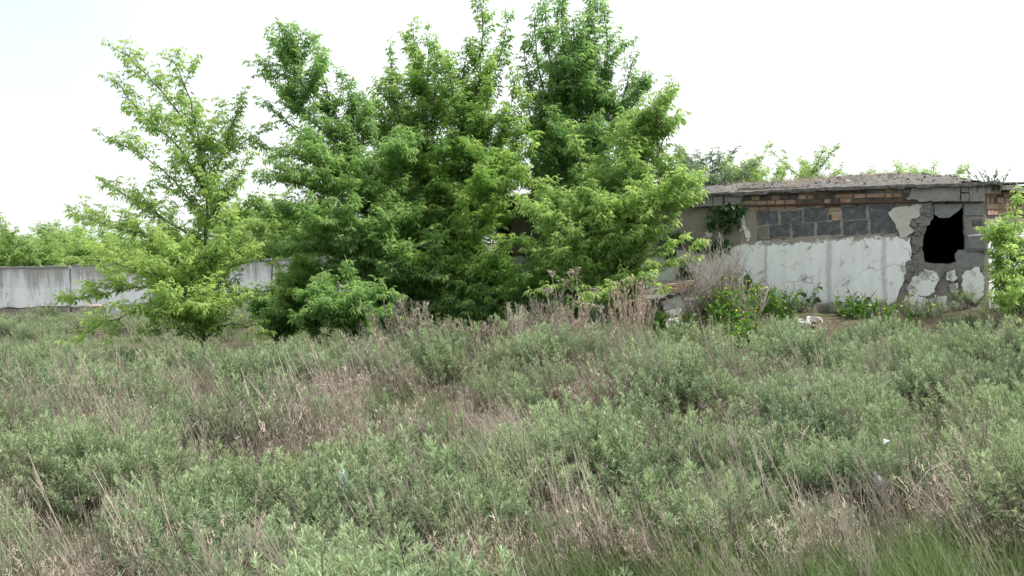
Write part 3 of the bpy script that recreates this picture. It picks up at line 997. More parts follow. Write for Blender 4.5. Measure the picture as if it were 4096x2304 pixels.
def tree(name, label, cat, base, Y, boughs, mat, group=None, seed=1, size=.082, tint=.38, node=.050, Lmax=.62, dens=8.0, fill=(0, 0, 0, 0), rad=.045, droop=.16, topy=.30, bare=0.08, crown='crown'):
    """boughs: polylines of (photo x, photo y, extra depth); each grows leafy side branches that shorten to its tip"""
    r = random.Random(seed)
    bx = P(base, 1250, Y).x
    b0 = Vector((bx, Y, hgt(bx, Y) - .04))
    root = empty(name, b0, label, cat, group)
    wood, twig, lv = MB(), MB(), Leaves(seed)
    paths = []
    for bi, bg_ in enumerate(boughs):
        opt = bg_[-1] if isinstance(bg_[-1], dict) else {}
        pl = [q for q in bg_ if not isinstance(q, dict)]
        pts = [P(q[0], q[1], Y + (q[2] if len(q) > 2 else 0)) for q in pl]
        if opt.get('root', bi == 0):
            pts[0] = b0 + Vector((opt.get('dx', 0), 0, 0))
        paths.append((smooth_line(pts, .12, .010, r), opt))
    n, z0, z1, ln = fill
    n = int(n * 2.6)
    main = paths[0][0]
    for k in range(n):                                   # boughs towards and away from the viewer
        src = paths[r.randrange(len(paths))][0] if r.random() < .5 else main
        q = src[int(len(src) * r.uniform(z0, min(z1, .62)))]
        az = r.uniform(0, 2 * math.pi)
        l_ = ln * r.uniform(.6, 1.15)
        a = Vector((math.cos(az) * .75, math.sin(az), 0))
        e = q + a * l_ * .8 + Vector((0, 0, l_ * r.uniform(.35, .85)))
        m_ = q.lerp(e, .5) + Vector((0, 0, -.06 * l_))
        paths.append((smooth_line([q, m_, e], .12, .012, r), dict(L=.8, r=.4)))
    for path, opt in paths:
        k = len(path)
        rr = .62 * rad * opt.get('r', 1.0)
        wood.tube(path, [rr * (1 - .85 * (i / (k - 1))) + .003 for i in range(k)], 7, cap=False)
        LL = 1.28 * Lmax * opt.get('L', 1.0)
        step = (path[1] - path[0]).length
        total = k * .12
        nb = max(3, int(total * dens * 2.15 * opt.get('d', 1.0) * (1 - opt.get('t0', bare))))
        az = r.uniform(0, 6.28)
        for j in range(nb):
            t = opt.get('t0', bare) + (1 - opt.get('t0', bare)) * (j + r.random()) / nb
            i = min(k - 2, int(t * (k - 1)))
            q = path[i].lerp(path[i + 1], r.random())
            tg = (path[i + 1] - path[i]).normalized()
            az += 2.4 + r.gauss(0, .3)
            hz = Vector((math.cos(az), math.sin(az), 0))
            hz = (hz - tg * hz.dot(tg)).normalized()
            l_ = LL * (1 - (1 - topy) * t ** 1.15) * r.choice((.35, .6, .8, 1.0, 1.25)) * r.uniform(.85, 1.1)
            side_branch(twig, lv, q, tg * r.uniform(.5, 1.15) + hz * .72 + Vector((0, 0, .15)), l_, .004 + .006 * l_, r, size, tint + opt.get('tint', 0) + .16 * t, node, True, droop)
        side_branch(twig, lv, path[-1], (path[-1] - path[-2]).normalized(), LL * .35, .005, r, size, tint + .2 + opt.get('tint', 0), node * .8, False, droop * .4)
    wood.build('trunk', M['bark'], root)
    twig.build('twig_sprays', M['bark'], root)
    lv.build(crown, mat, root, compound=True)
    return root

# left maple: leaning top, broad skirt
tree('maple_tree', 'slender light green maple alone before the concrete fence, thin top leaning left', 'tree', 800, 16.2, [
    [(800, 1400), (822, 1000), (820, 700), (745, 500, .1), (650, 370, .1), (560, 270), (478, 205)],
    [(818, 690), (770, 450, -.2), (735, 330, -.2), (700, 245, -.1), dict(L=.8, r=.5)],
    [(822, 800), (890, 620, .2), (950, 450, .2), dict(L=.85, r=.45)],
    [(820, 980), (640, 860, -.3), (520, 790), (425, 735, .2), dict(d=1.2, L=.66, r=.5, tint=.08)],
    [(818, 860), (650, 680, .3), (530, 600, .4), (430, 560, .2), dict(L=.75, r=.4)],
    [(815, 760), (690, 560, -.4), (590, 490), (470, 330, .2), dict(L=.65, r=.4)],
    [(815, 1100), (600, 960, -.5), (430, 900, -.3), (300, 860), dict(d=1.2, L=.66, r=.45, tint=.1)],
    [(815, 1180), (600, 1090, -.8), (430, 1050, -.7), (330, 1040, -.5), dict(d=1.2, L=.66, r=.45, tint=.14)],
    [(815, 1220), (580, 1150, -.5), (400, 1180, -.4), (250, 1200), dict(d=1.2, L=.66, r=.4, tint=.1)],
    [(822, 1010), (920, 900, .2), (980, 840, .2), (1030, 800), dict(L=.5, r=.45)],
    [(822, 900), (930, 740, -.3), (985, 660, -.2), dict(L=.8, r=.4)],
    [(820, 1150), (940, 1060, -.3), (1030, 1040, -.2), (1090, 1060, -.1), dict(L=.55, r=.4, tint=.14)],
    [(815, 1250), (950, 1180, -.5), (1060, 1160, -.4), (1150, 1170), dict(L=.5, r=.35, tint=.08)],
    [(812, 1300), (640, 1240, -.9), (470, 1270, -.9), (330, 1340, -.6), dict(d=1.2, L=.66, r=.4, tint=.06)],
    [(814, 1240), (690, 1140, .5), (560, 1090, .7), (460, 1080, .8), dict(d=1.4, L=1.0, r=.4)],
    [(816, 1150), (900, 1060, .6), (980, 1010, .8), dict(d=1.3, L=.9, r=.4)],
    [(812, 1320), (760, 1220, -1.0), (700, 1180, -1.2), dict(d=1.4, L=1.0, r=.4, tint=.1)],
    [(815, 1320), (880, 1230, -.9), (960, 1200, -.9), dict(L=.6, r=.4)],
    [(806, 1370), (730, 1320, -.5), (640, 1320, -.6), (560, 1350, -.6), dict(L=.7, r=.3)],
    [(806, 1370), (880, 1310, -.4), (960, 1300, -.5), (1030, 1320, -.5), dict(L=.7, r=.3)],
    [(812, 1200), (720, 1050, -1.0), (650, 960, -1.1), dict(L=.7, r=.4, tint=.1)],
    [(818, 1100), (880, 960, -.9), (900, 860, -.8), dict(L=.7, r=.4, tint=.05)],
], M['maple'], 'maples growing in front of the buildings', seed=5, tint=.50, Lmax=.54, dens=6.0, topy=.42, node=.085, size=.085, fill=(4, .12, .5, .9), rad=.05)

# central clump
tree('maple_tree', 'dark green maple at the left edge of the thicket, with two forked tops leaning left', 'tree', 1690, 17.0, [
    [(1690, 1260), (1600, 1000), (1480, 760), (1390, 560, -.1), (1310, 380), (1268, 195)],
    [(1420, 620), (1330, 480, .2), (1240, 380, .2), (1160, 200, .1), dict(L=.5, r=.5)],
    [(1440, 640), (1300, 530, -.2), (1180, 420), (1085, 308), dict(L=.5, r=.5)],
    [(1460, 720), (1300, 600, .3), (1160, 500, .2), (1056, 412), dict(L=.5, r=.45)],
    [(1430, 650), (1430, 480, .2), (1400, 350, .2), (1370, 300, .1), dict(L=.5, r=.4)],
    [(1400, 600), (1470, 520, -.2), (1440, 400), (1462, 420), dict(L=.45, r=.3)],
    [(1520, 840), (1330, 700, -.5), (1180, 620, -.4), (1050, 590, -.2), dict(L=.9, r=.5, tint=.12)],
    [(1550, 900), (1360, 800, -.6), (1210, 740, -.6), (1100, 720, -.4), dict(L=1.1, r=.5, tint=.1)],
    [(1600, 1000), (1400, 920, -.7), (1240, 880, -.6), (1110, 870, -.4), dict(L=1.15, r=.5, tint=.03)],
    [(1630, 1080), (1440, 1020, -.6), (1270, 1000, -.6), (1130, 1020, -.5), dict(L=1.2, r=.5)],
    [(1660, 1150), (1500, 1120, -.4), (1350, 1120, -.4), (1180, 1130, -.3), dict(L=1.2, r=.4)],
    [(1550, 900), (1500, 780, -.7), (1480, 640, -.6), dict(L=.8, r=.4, tint=.04)],
    [(1600, 1000), (1560, 880, -.9), (1520, 800, -.9), dict(L=.8, r=.4)],
    [(1680, 1200), (1520, 1190, -.5), (1400, 1210, -.5), (1290, 1210, -.4), dict(L=.7, r=.4)],
    [(1680, 1200), (1620, 1100, -1.1), (1570, 1030, -1.2), dict(L=.9, r=.4)],
    [(1640, 1100), (1480, 960, -1.0), (1380, 880, -1.1), (1290, 830, -1.1), dict(L=.9, r=.4, tint=.04)],
], M['maple_dark'], 'maples growing in front of the buildings', seed=11, tint=.40, Lmax=.62, dens=6.5, fill=(7, .25, .7, .9), rad=.05)
tree('maple_tree', 'yellow green maple with twin feathery tops, in the left middle of the thicket', 'tree', 1730, 17.3, [
    [(1735, 1260), (1722, 1000), (1700, 700), (1690, 450), (1668, 280), (1655, 135)],
    [(1700, 640), (1730, 450, -.2), (1740, 300, -.2), (1732, 175, -.1), dict(L=.55, r=.6)],
    [(1690, 700), (1610, 500, .1), (1570, 350, .1), (1562, 205), dict(L=.55, r=.5)],
    [(1698, 640), (1640, 480, -.3), (1600, 370, -.3), (1590, 310, -.2), dict(L=.5, r=.4)],
    [(1705, 700), (1770, 480, .2), (1785, 340, .2), (1780, 250, .1), dict(L=.6, r=.4)],
    [(1700, 760), (1580, 600, .4), (1520, 480, .4), (1500, 420, .4), dict(L=.7, r=.4)],
    [(1700, 400), (1712, 260), (1708, 110), dict(L=.12, r=.25, d=.35)],
    [(1712, 850), (1600, 720, .1), (1530, 620, .2), (1490, 520, .2), dict(L=.9, r=.5)],
    [(1720, 950), (1610, 840, -.6), (1540, 760, -.6), dict(L=.75, r=.45)],
    [(1720, 900), (1760, 760, -.6), (1750, 620, -.6), dict(L=.7, r=.45)],
    [(1728, 1050), (1680, 940, -.9), (1650, 860, -.9), dict(L=.75, r=.4)],
    [(1730, 1120), (1820, 1000, -1.0), (1860, 900, -1.1), dict(L=.6, r=.4, tint=.04)],
    [(1732, 1180), (1660, 1080, -1.2), (1600, 1000, -1.3), dict(L=.8, r=.4)],
    [(1732, 1200), (1800, 1120, -1.2), (1850, 1070, -1.3), dict(L=.8, r=.4)],
    [(1725, 1000), (1640, 900, .5), (1590, 820, .7), dict(L=.9, r=.4)],
], M['maple_yellow'], 'maples growing in front of the buildings', seed=23, tint=.38, Lmax=.56, dens=6.5, fill=(6, .3, .7, .8), rad=.045)
tree('maple_tree', 'maple with a thin ragged spire above a broad yellowish crown amid the thicket', 'tree', 1880, 17.0, [
    [(1850, 1260), (1860, 950), (1880, 700), (1900, 450), (1925, 230), (1930, 30)],
    [(1900, 520), (1960, 380, .2), (2000, 220, .2), (2030, 80, .1), dict(L=.5, r=.5)],
    [(1885, 560), (1850, 400, .2), (1860, 260, .2), (1880, 180), dict(L=.5, r=.4)],
    [(1880, 660), (1830, 480, -.3), (1805, 350, -.3), (1795, 240, -.2), dict(L=.5, r=.5, tint=.10)],
    [(1880, 680), (1930, 480, -.5), (1960, 350, -.5), (1965, 270, -.4), dict(L=.65, r=.5, tint=.14)],
    [(1880, 720), (1990, 560, -.4), (2050, 400, -.4), (2065, 300, -.3), dict(L=.5, r=.45, tint=.12)],
    [(1875, 800), (1820, 620, -.4), (1800, 480, -.4), dict(L=.6, r=.45, tint=.08)],
    [(1870, 900), (1980, 760, -.2), (2030, 620), dict(L=.6, r=.45)],
    [(1862, 1000), (1960, 860, -1.0), (2020, 760, -1.2), (2050, 700, -1.3), dict(L=.7, r=.45, tint=.12)],
    [(1860, 1060), (1900, 920, -1.2), (1850, 820, -1.4), dict(L=.6, r=.4, tint=.12)],
    [(1858, 1120), (1980, 1010, -1.3), (2040, 960, -1.5), (2090, 960, -1.5), dict(L=.55, r=.4, tint=.10)],
    [(1856, 1160), (1780, 1080, -1.0), (1720, 1040, -1.1), dict(L=.7, r=.35)],
    [(1856, 1180), (1960, 1120, -1.0), (2060, 1080, -1.2), (2140, 1060, -1.2), dict(L=.8, r=.35)],
    [(1856, 1200), (1930, 1180, -1.2), (2010, 1170, -1.4), dict(L=.7, r=.35)],
    [(1862, 1000), (1960, 900, .5), (2060, 820, .6), dict(L=.8, r=.4)],
    [(1880, 780), (1960, 640, .5), (2010, 520, .5), dict(L=.9, r=.4)],
    [(1875, 820), (1990, 680, -.6), (2070, 560, -.7), (2090, 430, -.6), dict(L=.8, r=.4, tint=.1)],
    [(1870, 880), (1980, 760, -.9), (2080, 660, -1.0), (2120, 580, -1.0), dict(L=.9, r=.4, tint=.08)],
], M['maple_yellow'], 'maples growing in front of the buildings', seed=31, tint=.30, Lmax=.58, dens=6.0, fill=(5, .3, .65, .8), rad=.05)
tree('maple_tree', 'tallest maple of the thicket, dense and dark green, rising out of view', 'tree', 2300, 17.2, [
    [(2300, 1260), (2290, 900), (2270, 600), (2260, 350), (2250, 120), (2255, -70)],
    [(2280, 700), (2200, 450, .2), (2150, 250, .2), (2140, 60, .1), dict(L=.55, r=.6)],
    [(2275, 560), (2330, 350, -.2), (2350, 150, -.2), (2360, -30, -.1), dict(L=.7, r=.6)],
    [(2280, 640), (2400, 420), (2430, 220), (2420, 50), dict(L=.7, r=.55)],
    [(2290, 740), (2430, 560, .2), (2490, 400, .2), (2530, 250, .1), dict(L=.55, r=.5)],
    [(2290, 800), (2460, 650, .3), (2560, 560, .3), (2610, 480, .2), dict(L=.55, r=.5)],
    [(2270, 560), (2220, 330, -.4), (2190, 160, -.4), (2180, 30, -.3), dict(L=.6, r=.5)],
    [(2285, 760), (2180, 600, .2), (2120, 470, .2), (2110, 350, .1), dict(L=.75, r=.45)],
    [(2290, 860), (2380, 700, -.5), (2420, 560, -.5), dict(L=.7, r=.45)],
    [(2292, 900), (2190, 780, -.3), (2110, 700, -.3), dict(L=.9, r=.45)],
    [(2280, 720), (2170, 480, -.1), (2105, 280), (2100, 180), dict(L=.6, r=.4)],
    [(2285, 640), (2480, 480, -.2), (2560, 380, -.2), (2580, 330, -.2), dict(L=.6, r=.4)],
    [(2265, 480), (2300, 280, -.6), (2290, 100, -.6), dict(L=.7, r=.45, tint=.05)],
    [(2295, 1000), (2200, 900, -.4), (2140, 860, -.4), dict(L=.7, r=.45)],
    [(2295, 1050), (2380, 900, -.5), (2440, 800, -.5), dict(L=.8, r=.45)],
    [(2298, 1120), (2220, 1020, -.7), (2180, 960, -.8), dict(L=.8, r=.45)],
    [(2280, 700), (2340, 520, .4), (2400, 330, .5), dict(L=.8, r=.45)],
], M['maple_dark'], 'maples growing in front of the buildings', seed=47, tint=.34, Lmax=.60, dens=7.0, fill=(5, .3, .7, .8), rad=.06)
tree('maple_tree', 'bright green maple at the right front of the thicket, against the whitewashed wall', 'tree', 2470, 15.4, [
    [(2470, 1280), (2500, 1000), (2540, 760), (2590, 580), (2640, 425)],
    [(2480, 1150), (2400, 900, -.3), (2330, 700, -.3), (2295, 530, -.2), dict(L=.6, r=.6)],
    [(2530, 800), (2620, 640, .2), (2670, 530, .2), (2700, 480, .1), dict(L=.5, r=.5)],
    [(2520, 850), (2500, 680, -.3), (2490, 540, -.3), dict(L=.6, r=.5)],
    [(2500, 980), (2620, 820, -.3), (2680, 720, -.2), (2710, 640, -.1), dict(L=.6, r=.5)],
    [(2490, 1050), (2630, 920, -.4), (2710, 830, -.4), (2770, 800, -.3), dict(L=.5, r=.45, tint=.1)],
    [(2490, 1100), (2640, 1000, -.5), (2730, 960, -.5), (2790, 970, -.4), dict(L=.42, r=.4, tint=.12)],
    [(2480, 1150), (2590, 1080, -.5), (2690, 1060, -.5), (2770, 1040, -.4), dict(L=.42, r=.4, tint=.12)],
    [(2480, 1150), (2330, 1000, -.5), (2210, 900, -.5), (2120, 830, -.4), dict(L=.95, r=.45, tint=.06)],
    [(2475, 1180), (2310, 1080, -.6), (2160, 1000, -.6), dict(L=.9, r=.45)],
    [(2472, 1200), (2330, 1150, -.8), (2230, 1140, -.9), (2160, 1170, -.9), dict(L=.42, r=.4, tint=.1)],
    [(2475, 1200), (2540, 1120, -.9), (2620, 1130, -.9), dict(L=.5, r=.4, tint=.05)],
    [(2478, 1180), (2300, 960, .2), (2190, 800, .3), (2130, 720, .3), dict(L=.9, r=.4)],
    [(2480, 1100), (2440, 940, -.8), (2410, 820, -.8), dict(L=.65, r=.45, tint=.05)],
    [(2495, 1000), (2560, 860, -.8), (2580, 760, -.8), dict(L=.65, r=.45, tint=.06)],
    [(2475, 1230), (2420, 1170, -1.0), (2370, 1180, -1.1), dict(L=.4, r=.35, tint=.16)],
], M['maple'], 'maples growing in front of the buildings', seed=59, tint=.40, Lmax=.58, dens=7.0, fill=(6, .3, .7, .7), rad=.045)
tree('maple_bush', 'lowest light green maple bush, frontmost at the foot of the thicket', 'bush', 1390, 15.3, [
    [(1390, 1320), (1400, 1220), (1400, 1140), (1395, 1085)],
    [(1390, 1300), (1330, 1210, -.2), (1270, 1170, -.2), (1220, 1170, -.1), dict(L=.8)],
    [(1390, 1300), (1460, 1210, -.2), (1520, 1170, -.2), (1570, 1190, -.1), dict(L=.8)],
    [(1390, 1310), (1320, 1270, -.4), (1250, 1250, -.4), (1200, 1270, -.3), dict(L=.7)],
    [(1390, 1310), (1460, 1260, -.4), (1530, 1250, -.4), (1590, 1270, -.4), dict(L=.7)],
    [(1390, 1290), (1400, 1230, -.5), (1420, 1180, -.6), dict(L=.9)],
], M['maple_dark'], seed=61, tint=.40, Lmax=.27, dens=12, fill=(4, .3, .8, .4), rad=.018, bare=.1)
tree('maple_bush', 'dark low bush in the gap right of the slender maple', 'bush', 1110, 18.6, [
    [(1110, 1330), (1110, 1270), (1105, 1215)],
    [(1110, 1320), (1060, 1260, -.1), (1010, 1240), dict(L=.9)],
    [(1110, 1320), (1160, 1250, -.1), (1210, 1220), dict(L=.9)],
    [(1110, 1320), (1100, 1280, -.4), (1090, 1250, -.5), dict(L=.9)],
], M['maple_dark'], seed=63, tint=.22, Lmax=.36, dens=10, fill=(4, .3, .8, .4), rad=.018, bare=.1)
tree('maple_bush', 'leafy maple bush behind the low light green one, under the forked dark maple', 'bush', 1260, 17.6, [
    [(1260, 1330), (1255, 1200), (1240, 1080), (1225, 1000)],
    [(1260, 1310), (1200, 1200, -.1), (1160, 1120), dict(L=.9)],
    [(1260, 1310), (1330, 1180, -.1), (1370, 1100), dict(L=.9)],
    [(1260, 1320), (1190, 1260, -.2), (1140, 1230, -.2), dict(L=.8)],
    [(1260, 1310), (1270, 1180, -.5), (1280, 1100, -.6), dict(L=.9)],
], M['maple_dark'], seed=64, tint=.40, Lmax=.45, dens=8, fill=(4, .3, .8, .5), rad=.02, bare=.1)
tree('maple_bush', 'shaded maple bush filling the dark foot of the thicket behind the dry stalks', 'bush', 2010, 16.2, [
    [(2010, 1330), (2010, 1230), (1990, 1120), (1980, 1050)],
    [(2010, 1300), (1900, 1220), (1820, 1150), (1760, 1120), dict(L=.9)],
    [(2010, 1300), (2110, 1200), (2180, 1120), (2230, 1060), dict(L=.9)],
    [(2010, 1310), (1880, 1270, -.2), (1760, 1240, -.2), (1660, 1230, -.2), dict(L=.8)],
    [(2010, 1310), (2130, 1250, -.2), (2250, 1220, -.2), (2330, 1220, -.2), dict(L=.8)],
], M['maple_dark'], seed=67, tint=.34, Lmax=.5, dens=8, fill=(5, .2, .8, .6), rad=.02, bare=.1)
tree('maple_sapling', 'thin maple saplings standing in the dark gap behind the low bush', 'sapling', 1560, 17.6, [
    [(1560, 1300), (1540, 1100), (1560, 950), (1550, 880)],
    [(1560, 1280), (1500, 1140), (1470, 1050), dict(L=.8)],
    [(1565, 1280), (1640, 1130), (1660, 1010), dict(L=.8)],
], M['maple_dark'], seed=71, tint=.35, Lmax=.55, dens=8, fill=(4, .2, .8, .6), rad=.022)
tree('maple_bush', 'young maple growing against the side wall, cut by the right edge of the picture', 'bush', 4075, 14.2, [
    [(4075, 1300), (4060, 1100), (4050, 960), (4060, 850), (4075, 800)],
    [(4075, 1250), (4010, 1080), (3985, 980), (4010, 900), dict(L=.8)],
    [(4075, 1260), (4000, 1160), (3975, 1100), dict(L=.8)],
    [(4080, 1250), (4130, 1050), (4150, 880), dict(L=.9)],
    [(4080, 1250), (4060, 1120, -.4), (4045, 1020, -.4), dict(L=.9)],
    [(4080, 1260), (4180, 1100), (4220, 960), dict(L=.9)],
    [(4075, 1290), (4020, 1220, -.3), (3985, 1190, -.3), dict(L=.7)],
], M['maple'], seed=73, tint=.50, Lmax=.30, dens=6, fill=(4, .3, .8, .4), rad=.016, size=.075)

# far trees beyond the fence and behind the building
def far_tree(px, top, base, Y, wd, label, mat, seed, nb=7, tint=.35, size=.15, dens=3.2, group='trees beyond the concrete fence', Lm=.9, name='distant_tree'):
    r = random.Random(seed)
    b = [[(px, base), (px + r.uniform(-.1, .1) * wd, (base + top) / 2), (px + r.uniform(-.15, .15) * wd, top)]]
    for k in range(nb):
        f = r.uniform(.1, .6)
        y0 = base + (top - base) * f
        sx = (k / max(1, nb - 1) * 2 - 1) * r.uniform(.7, 1.0)
        ty = top + (base - top) * (abs(sx) ** 1.6 * .62 + r.uniform(-.02, .22))
        b.append([(px, y0), (px + sx * wd * .3, (y0 + ty) / 2 + 10, r.uniform(-.8, .8)), (px + sx * wd * .5, ty, r.uniform(-1.4, 1.4)), dict(L=r.uniform(.6, 1), r=.5)])
    return tree(name, label, 'tree', px, Y, b, mat, group, seed, size, tint, .13, Lm, dens, (5 if dens > 4 else 0, .2, .8, 1.3), .05)
FL = [(-640, 940, 1110, 31, 420, 'dense tree beyond the fence, far outside the left edge', 'far_leaf', .30),
      (-360, 920, 1110, 34, 420, 'broad tree beyond the fence, just outside the left edge', 'far_leaf', .34),
      (-90, 990, 1100, 33, 420, 'rounded bushy tree far left beyond the fence, at the picture edge', 'far_leaf', .35),
      (60, 1025, 1090, 36, 330, 'low spreading tree beyond the leftmost fence panel', 'far_leaf', .30),
      (215, 1025, 1080, 35, 330, 'darker flat topped tree beyond the second fence panel', 'far_leaf', .22),
      (290, 940, 1080, 34, 150, 'wispy tall tree rising beyond the fence left of the slender maple', 'far_leaf', .42),
      (-15, 1000, 1090, 32, 330, 'leafy tree straight behind the leftmost visible fence panel', 'far_leaf', .32),
      (140, 1005, 1090, 31, 330, 'leafy tree filling the skyline gap over the fence joint', 'far_leaf', .28),
      (350, 985, 1070, 32, 330, 'leafy tree behind the fence at the left skirt of the slender maple', 'far_leaf', .30),
      (440, 980, 1060, 36, 380, 'broad tree beyond the fence between the left skirt and trunk of the slender maple', 'far_leaf', .32),
      (680, 940, 1050, 37, 400, 'broad tree beyond the fence behind the trunk of the slender maple', 'far_leaf', .35),
      (930, 800, 1040, 34, 360, 'tree beyond the fence filling the right side of the slender maple', 'far_leaf', .36),
      (1110, 760, 1040, 30, 300, 'fine leaved tree beyond the fence between the slender maple and the thicket', 'far_leaf', .38),
      (1290, 830, 1040, 33, 360, 'tree beyond the fence behind the left edge of the thicket', 'far_leaf', .32)]
for i, (px, tp, bs, Y, wd, lb, mt, tn) in enumerate(FL):
    far_tree(px, tp, bs + 30, Y, wd, lb, M[mt], 200 + i, 8, tn, .11, 5.0, Lm=.55)
FR = [(2760, 625, 900, 27, 260, 'grey green willow like tree behind the left end of the roof', 'far_grey_leaf', .4),
      (2885, 618, 900, 27, 190, 'feathery grey tree with upswept twigs behind the roof', 'far_grey_leaf', .45),
      (3020, 640, 900, 28, 160, 'bright upright tree top behind the roof above the bricks', 'far_leaf', .45),
      (3110, 668, 900, 29, 170, 'thin twiggy tree top in the middle of the clump behind the roof', 'far_leaf', .42),
      (3215, 670, 900, 29, 190, 'rightmost rounded tree top of the clump behind the bricks', 'far_leaf', .45),
      (3450, 690, 900, 30, 220, 'small tree tip left of the roof hump', 'far_leaf', .4),
      (3610, 662, 900, 30, 200, 'yellowish tree top peeping over the roof hump', 'far_leaf', .55),
      (3735, 668, 900, 30, 150, 'sparse tree tip right of the roof hump', 'far_leaf', .45)]
for i, (px, tp, bs, Y, wd, lb, mt, tn) in enumerate(FR):
    far_tree(px, tp, bs, Y, wd, lb, M[mt], 352 + i, 6, tn, .085, 5.0, 'tree tops behind the building', .38)

# ------------------------------------------------------------------ weeds at the wall, each plant on its own
def weed(name, label, cat, at, h, n, spread, leaf, size, mat, seed, group=None, flowers=0, stemmat='green_stem', node=.09, lean=(0, 0), tint=.4, r0=.006, up=.3, droop_leaf=0):
    r = random.Random(seed)
    root = empty(name, at, label, cat, group)
    st, lv, fl = MB(), Leaves(seed), Leaves(seed + 1)
    for k in range(n):
        a = r.uniform(0, 6.28)
        q = spread * math.sqrt(r.random())
        hh = h * r.uniform(.6, 1.1)
        b = at + Vector((math.cos(a) * q * .35, math.sin(a) * q * .35, -.03))
        e = at + Vector((math.cos(a) * q + lean[0] * hh, math.sin(a) * q + lean[1] * hh, hh))
        mid = b.lerp(e, .5) + Vector((r.gauss(0, .04), r.gauss(0, .04), .05 * hh))
        pts = smooth_line([b, mid, e], max(.06, hh / 6), .004, r)
        st.tube(pts, [r0 * (1 - .6 * i / len(pts)) for i in range(len(pts))], 4, cap=False)
        m_ = max(3, int(hh / node))
        for i in range(m_):
            t = (i + .6 + r.uniform(-.3, .3)) / m_
            j = min(len(pts) - 2, int(t * (len(pts) - 1)))
            z = r.uniform(0, 6.28)
            d = Vector((math.cos(z), math.sin(z), up - droop_leaf * r.random()))
            lv.add(pts[j], d, size * r.uniform(.6, 1.15) * (1.1 - .4 * t), tint + r.gauss(0, .14) + .15 * t)
        for i in range(flowers):
            d = Vector((r.gauss(0, 1), r.gauss(0, 1), .4))
            o = pts[-1] + Vector((r.gauss(0, .05), r.gauss(0, .05), r.uniform(-.06, .06)))
            st.tube([pts[-2], o], [.002, .0015], 3, cap=False)
            for _ in range(2):
                fl.add(o + Vector((r.gauss(0, .006), r.gauss(0, .006), 0)), Vector((r.gauss(0, 1), r.gauss(0, 1), .3)), .016 * r.uniform(.7, 1.2), r.random())
    st.build('stem', M[stemmat], root)
    lv.build('leaves', mat, root, shape=leaf, tilt=.6)
    if flowers:
        fl.build('blossoms', M['flower'], root, shape=PETAL, tilt=.8)
    return root

def at_wall(zx, zy, out=.25):
    p = bw(zx, zy, -out)
    return Vector((p.x, p.y, hgt(p.x, p.y)))

# vines hanging on the wall: leaves on a mat of stems fixed to the render
def vine(label, seed, pts, size=.075):
    r = random.Random(seed)
    p0 = bw(*pts[0], -.05)
    root = empty('wall_vine', p0, label, 'vine', 'vines clinging to the wall')
    st, lv = MB(), Leaves(seed)
    for k in range(9):
        a, b = r.choice(pts), r.choice(pts)
        q0, q1 = bw(a[0], a[1], -.03), bw(b[0], b[1], -.06)
        q0 += Vector((r.gauss(0, .03), 0, r.gauss(0, .03)))
        if (q1 - q0).length < .02: continue
        l_ = smooth_line([q0, q0.lerp(q1, .5) + Vector((r.gauss(0, .05), -.03, r.gauss(0, .05))), q1], .06, .005, r)
        st.tube(l_, [.005] * len(l_), 4, cap=False)
    for (a, b) in pts:
        for _ in range(26):
            q = bw(a + r.gauss(0, 24), b + r.gauss(0, 24), -r.uniform(.03, .16))
            lv.add(q, Vector((r.gauss(0, .6), -.5, -.6 + r.gauss(0, .4))), size * r.uniform(.6, 1.2), .45 + r.gauss(0, .2))
    st.build('stem', M['green_stem'], root)
    lv.build('leaves', M['vine'], root, shape=BROAD, tilt=.7)
vine('dark hop vine hanging from under the eaves slab beside the bare render', 401, [(520, 392), (470, 410), (600, 405), (540, 440), (510, 480), (560, 470), (590, 450), (530, 520), (420, 490)])
vine('dark vine creeping low over the wall behind the grey dead bush', 402, [(330, 640), (400, 650), (470, 640), (540, 650), (300, 660), (440, 680), (180, 590), (160, 640)])
vine('small dark vine at the wall just right of the maple with seeds', 403, [(230, 830), (250, 860), (270, 880), (225, 880), (100, 640), (130, 690)])

WG = 'broad leaved weeds along the wall'
for i, (px, Y, h, lb) in enumerate([(2590, 14.3, .34, 'dark weed left of the loose bricks'), (2650, 14.15, .24, 'dark weed below the loose bricks'), (2640, 14.5, .22, 'small dark weed close under the planks')]):
    weed('broad_leaved_weed', lb, 'weed', spot(px, Y), h, 10, .28, BROAD, .10, M['vine'], 560 + i, WG, node=.06, tint=.6, up=.2, droop_leaf=.6)
for i, (zx, zy, h, sp, lb) in enumerate([
        (660, 860, .55, .12, 'tall dark weed showing through the grey dead bush'),
        (800, 960, .48, .30, 'spreading dark weed at the wall just right of the dead bush'),
        (1090, 930, .72, .28, 'tallest dark green hop plant leaning on the white wall'),
        (1430, 990, .55, .30, 'dark hop plant at the wall foot left of the plaster break'),
        (60, 1000, .5, .3, 'dark weed under the planks beside the maple with seeds'),
        (900, 985, .34, .22, 'short dark weed between the two hop plants')]):
    p = at_wall(zx, 1060, .3)
    ztop = bw(zx, zy - 30, -.3).z
    weed('broad_leaved_weed', lb, 'weed', p, max(.25, ztop - p.z), 9, sp, BROAD, .115, M['vine'], 500 + i, WG, node=.075, tint=.5, up=.1, droop_leaf=.7)

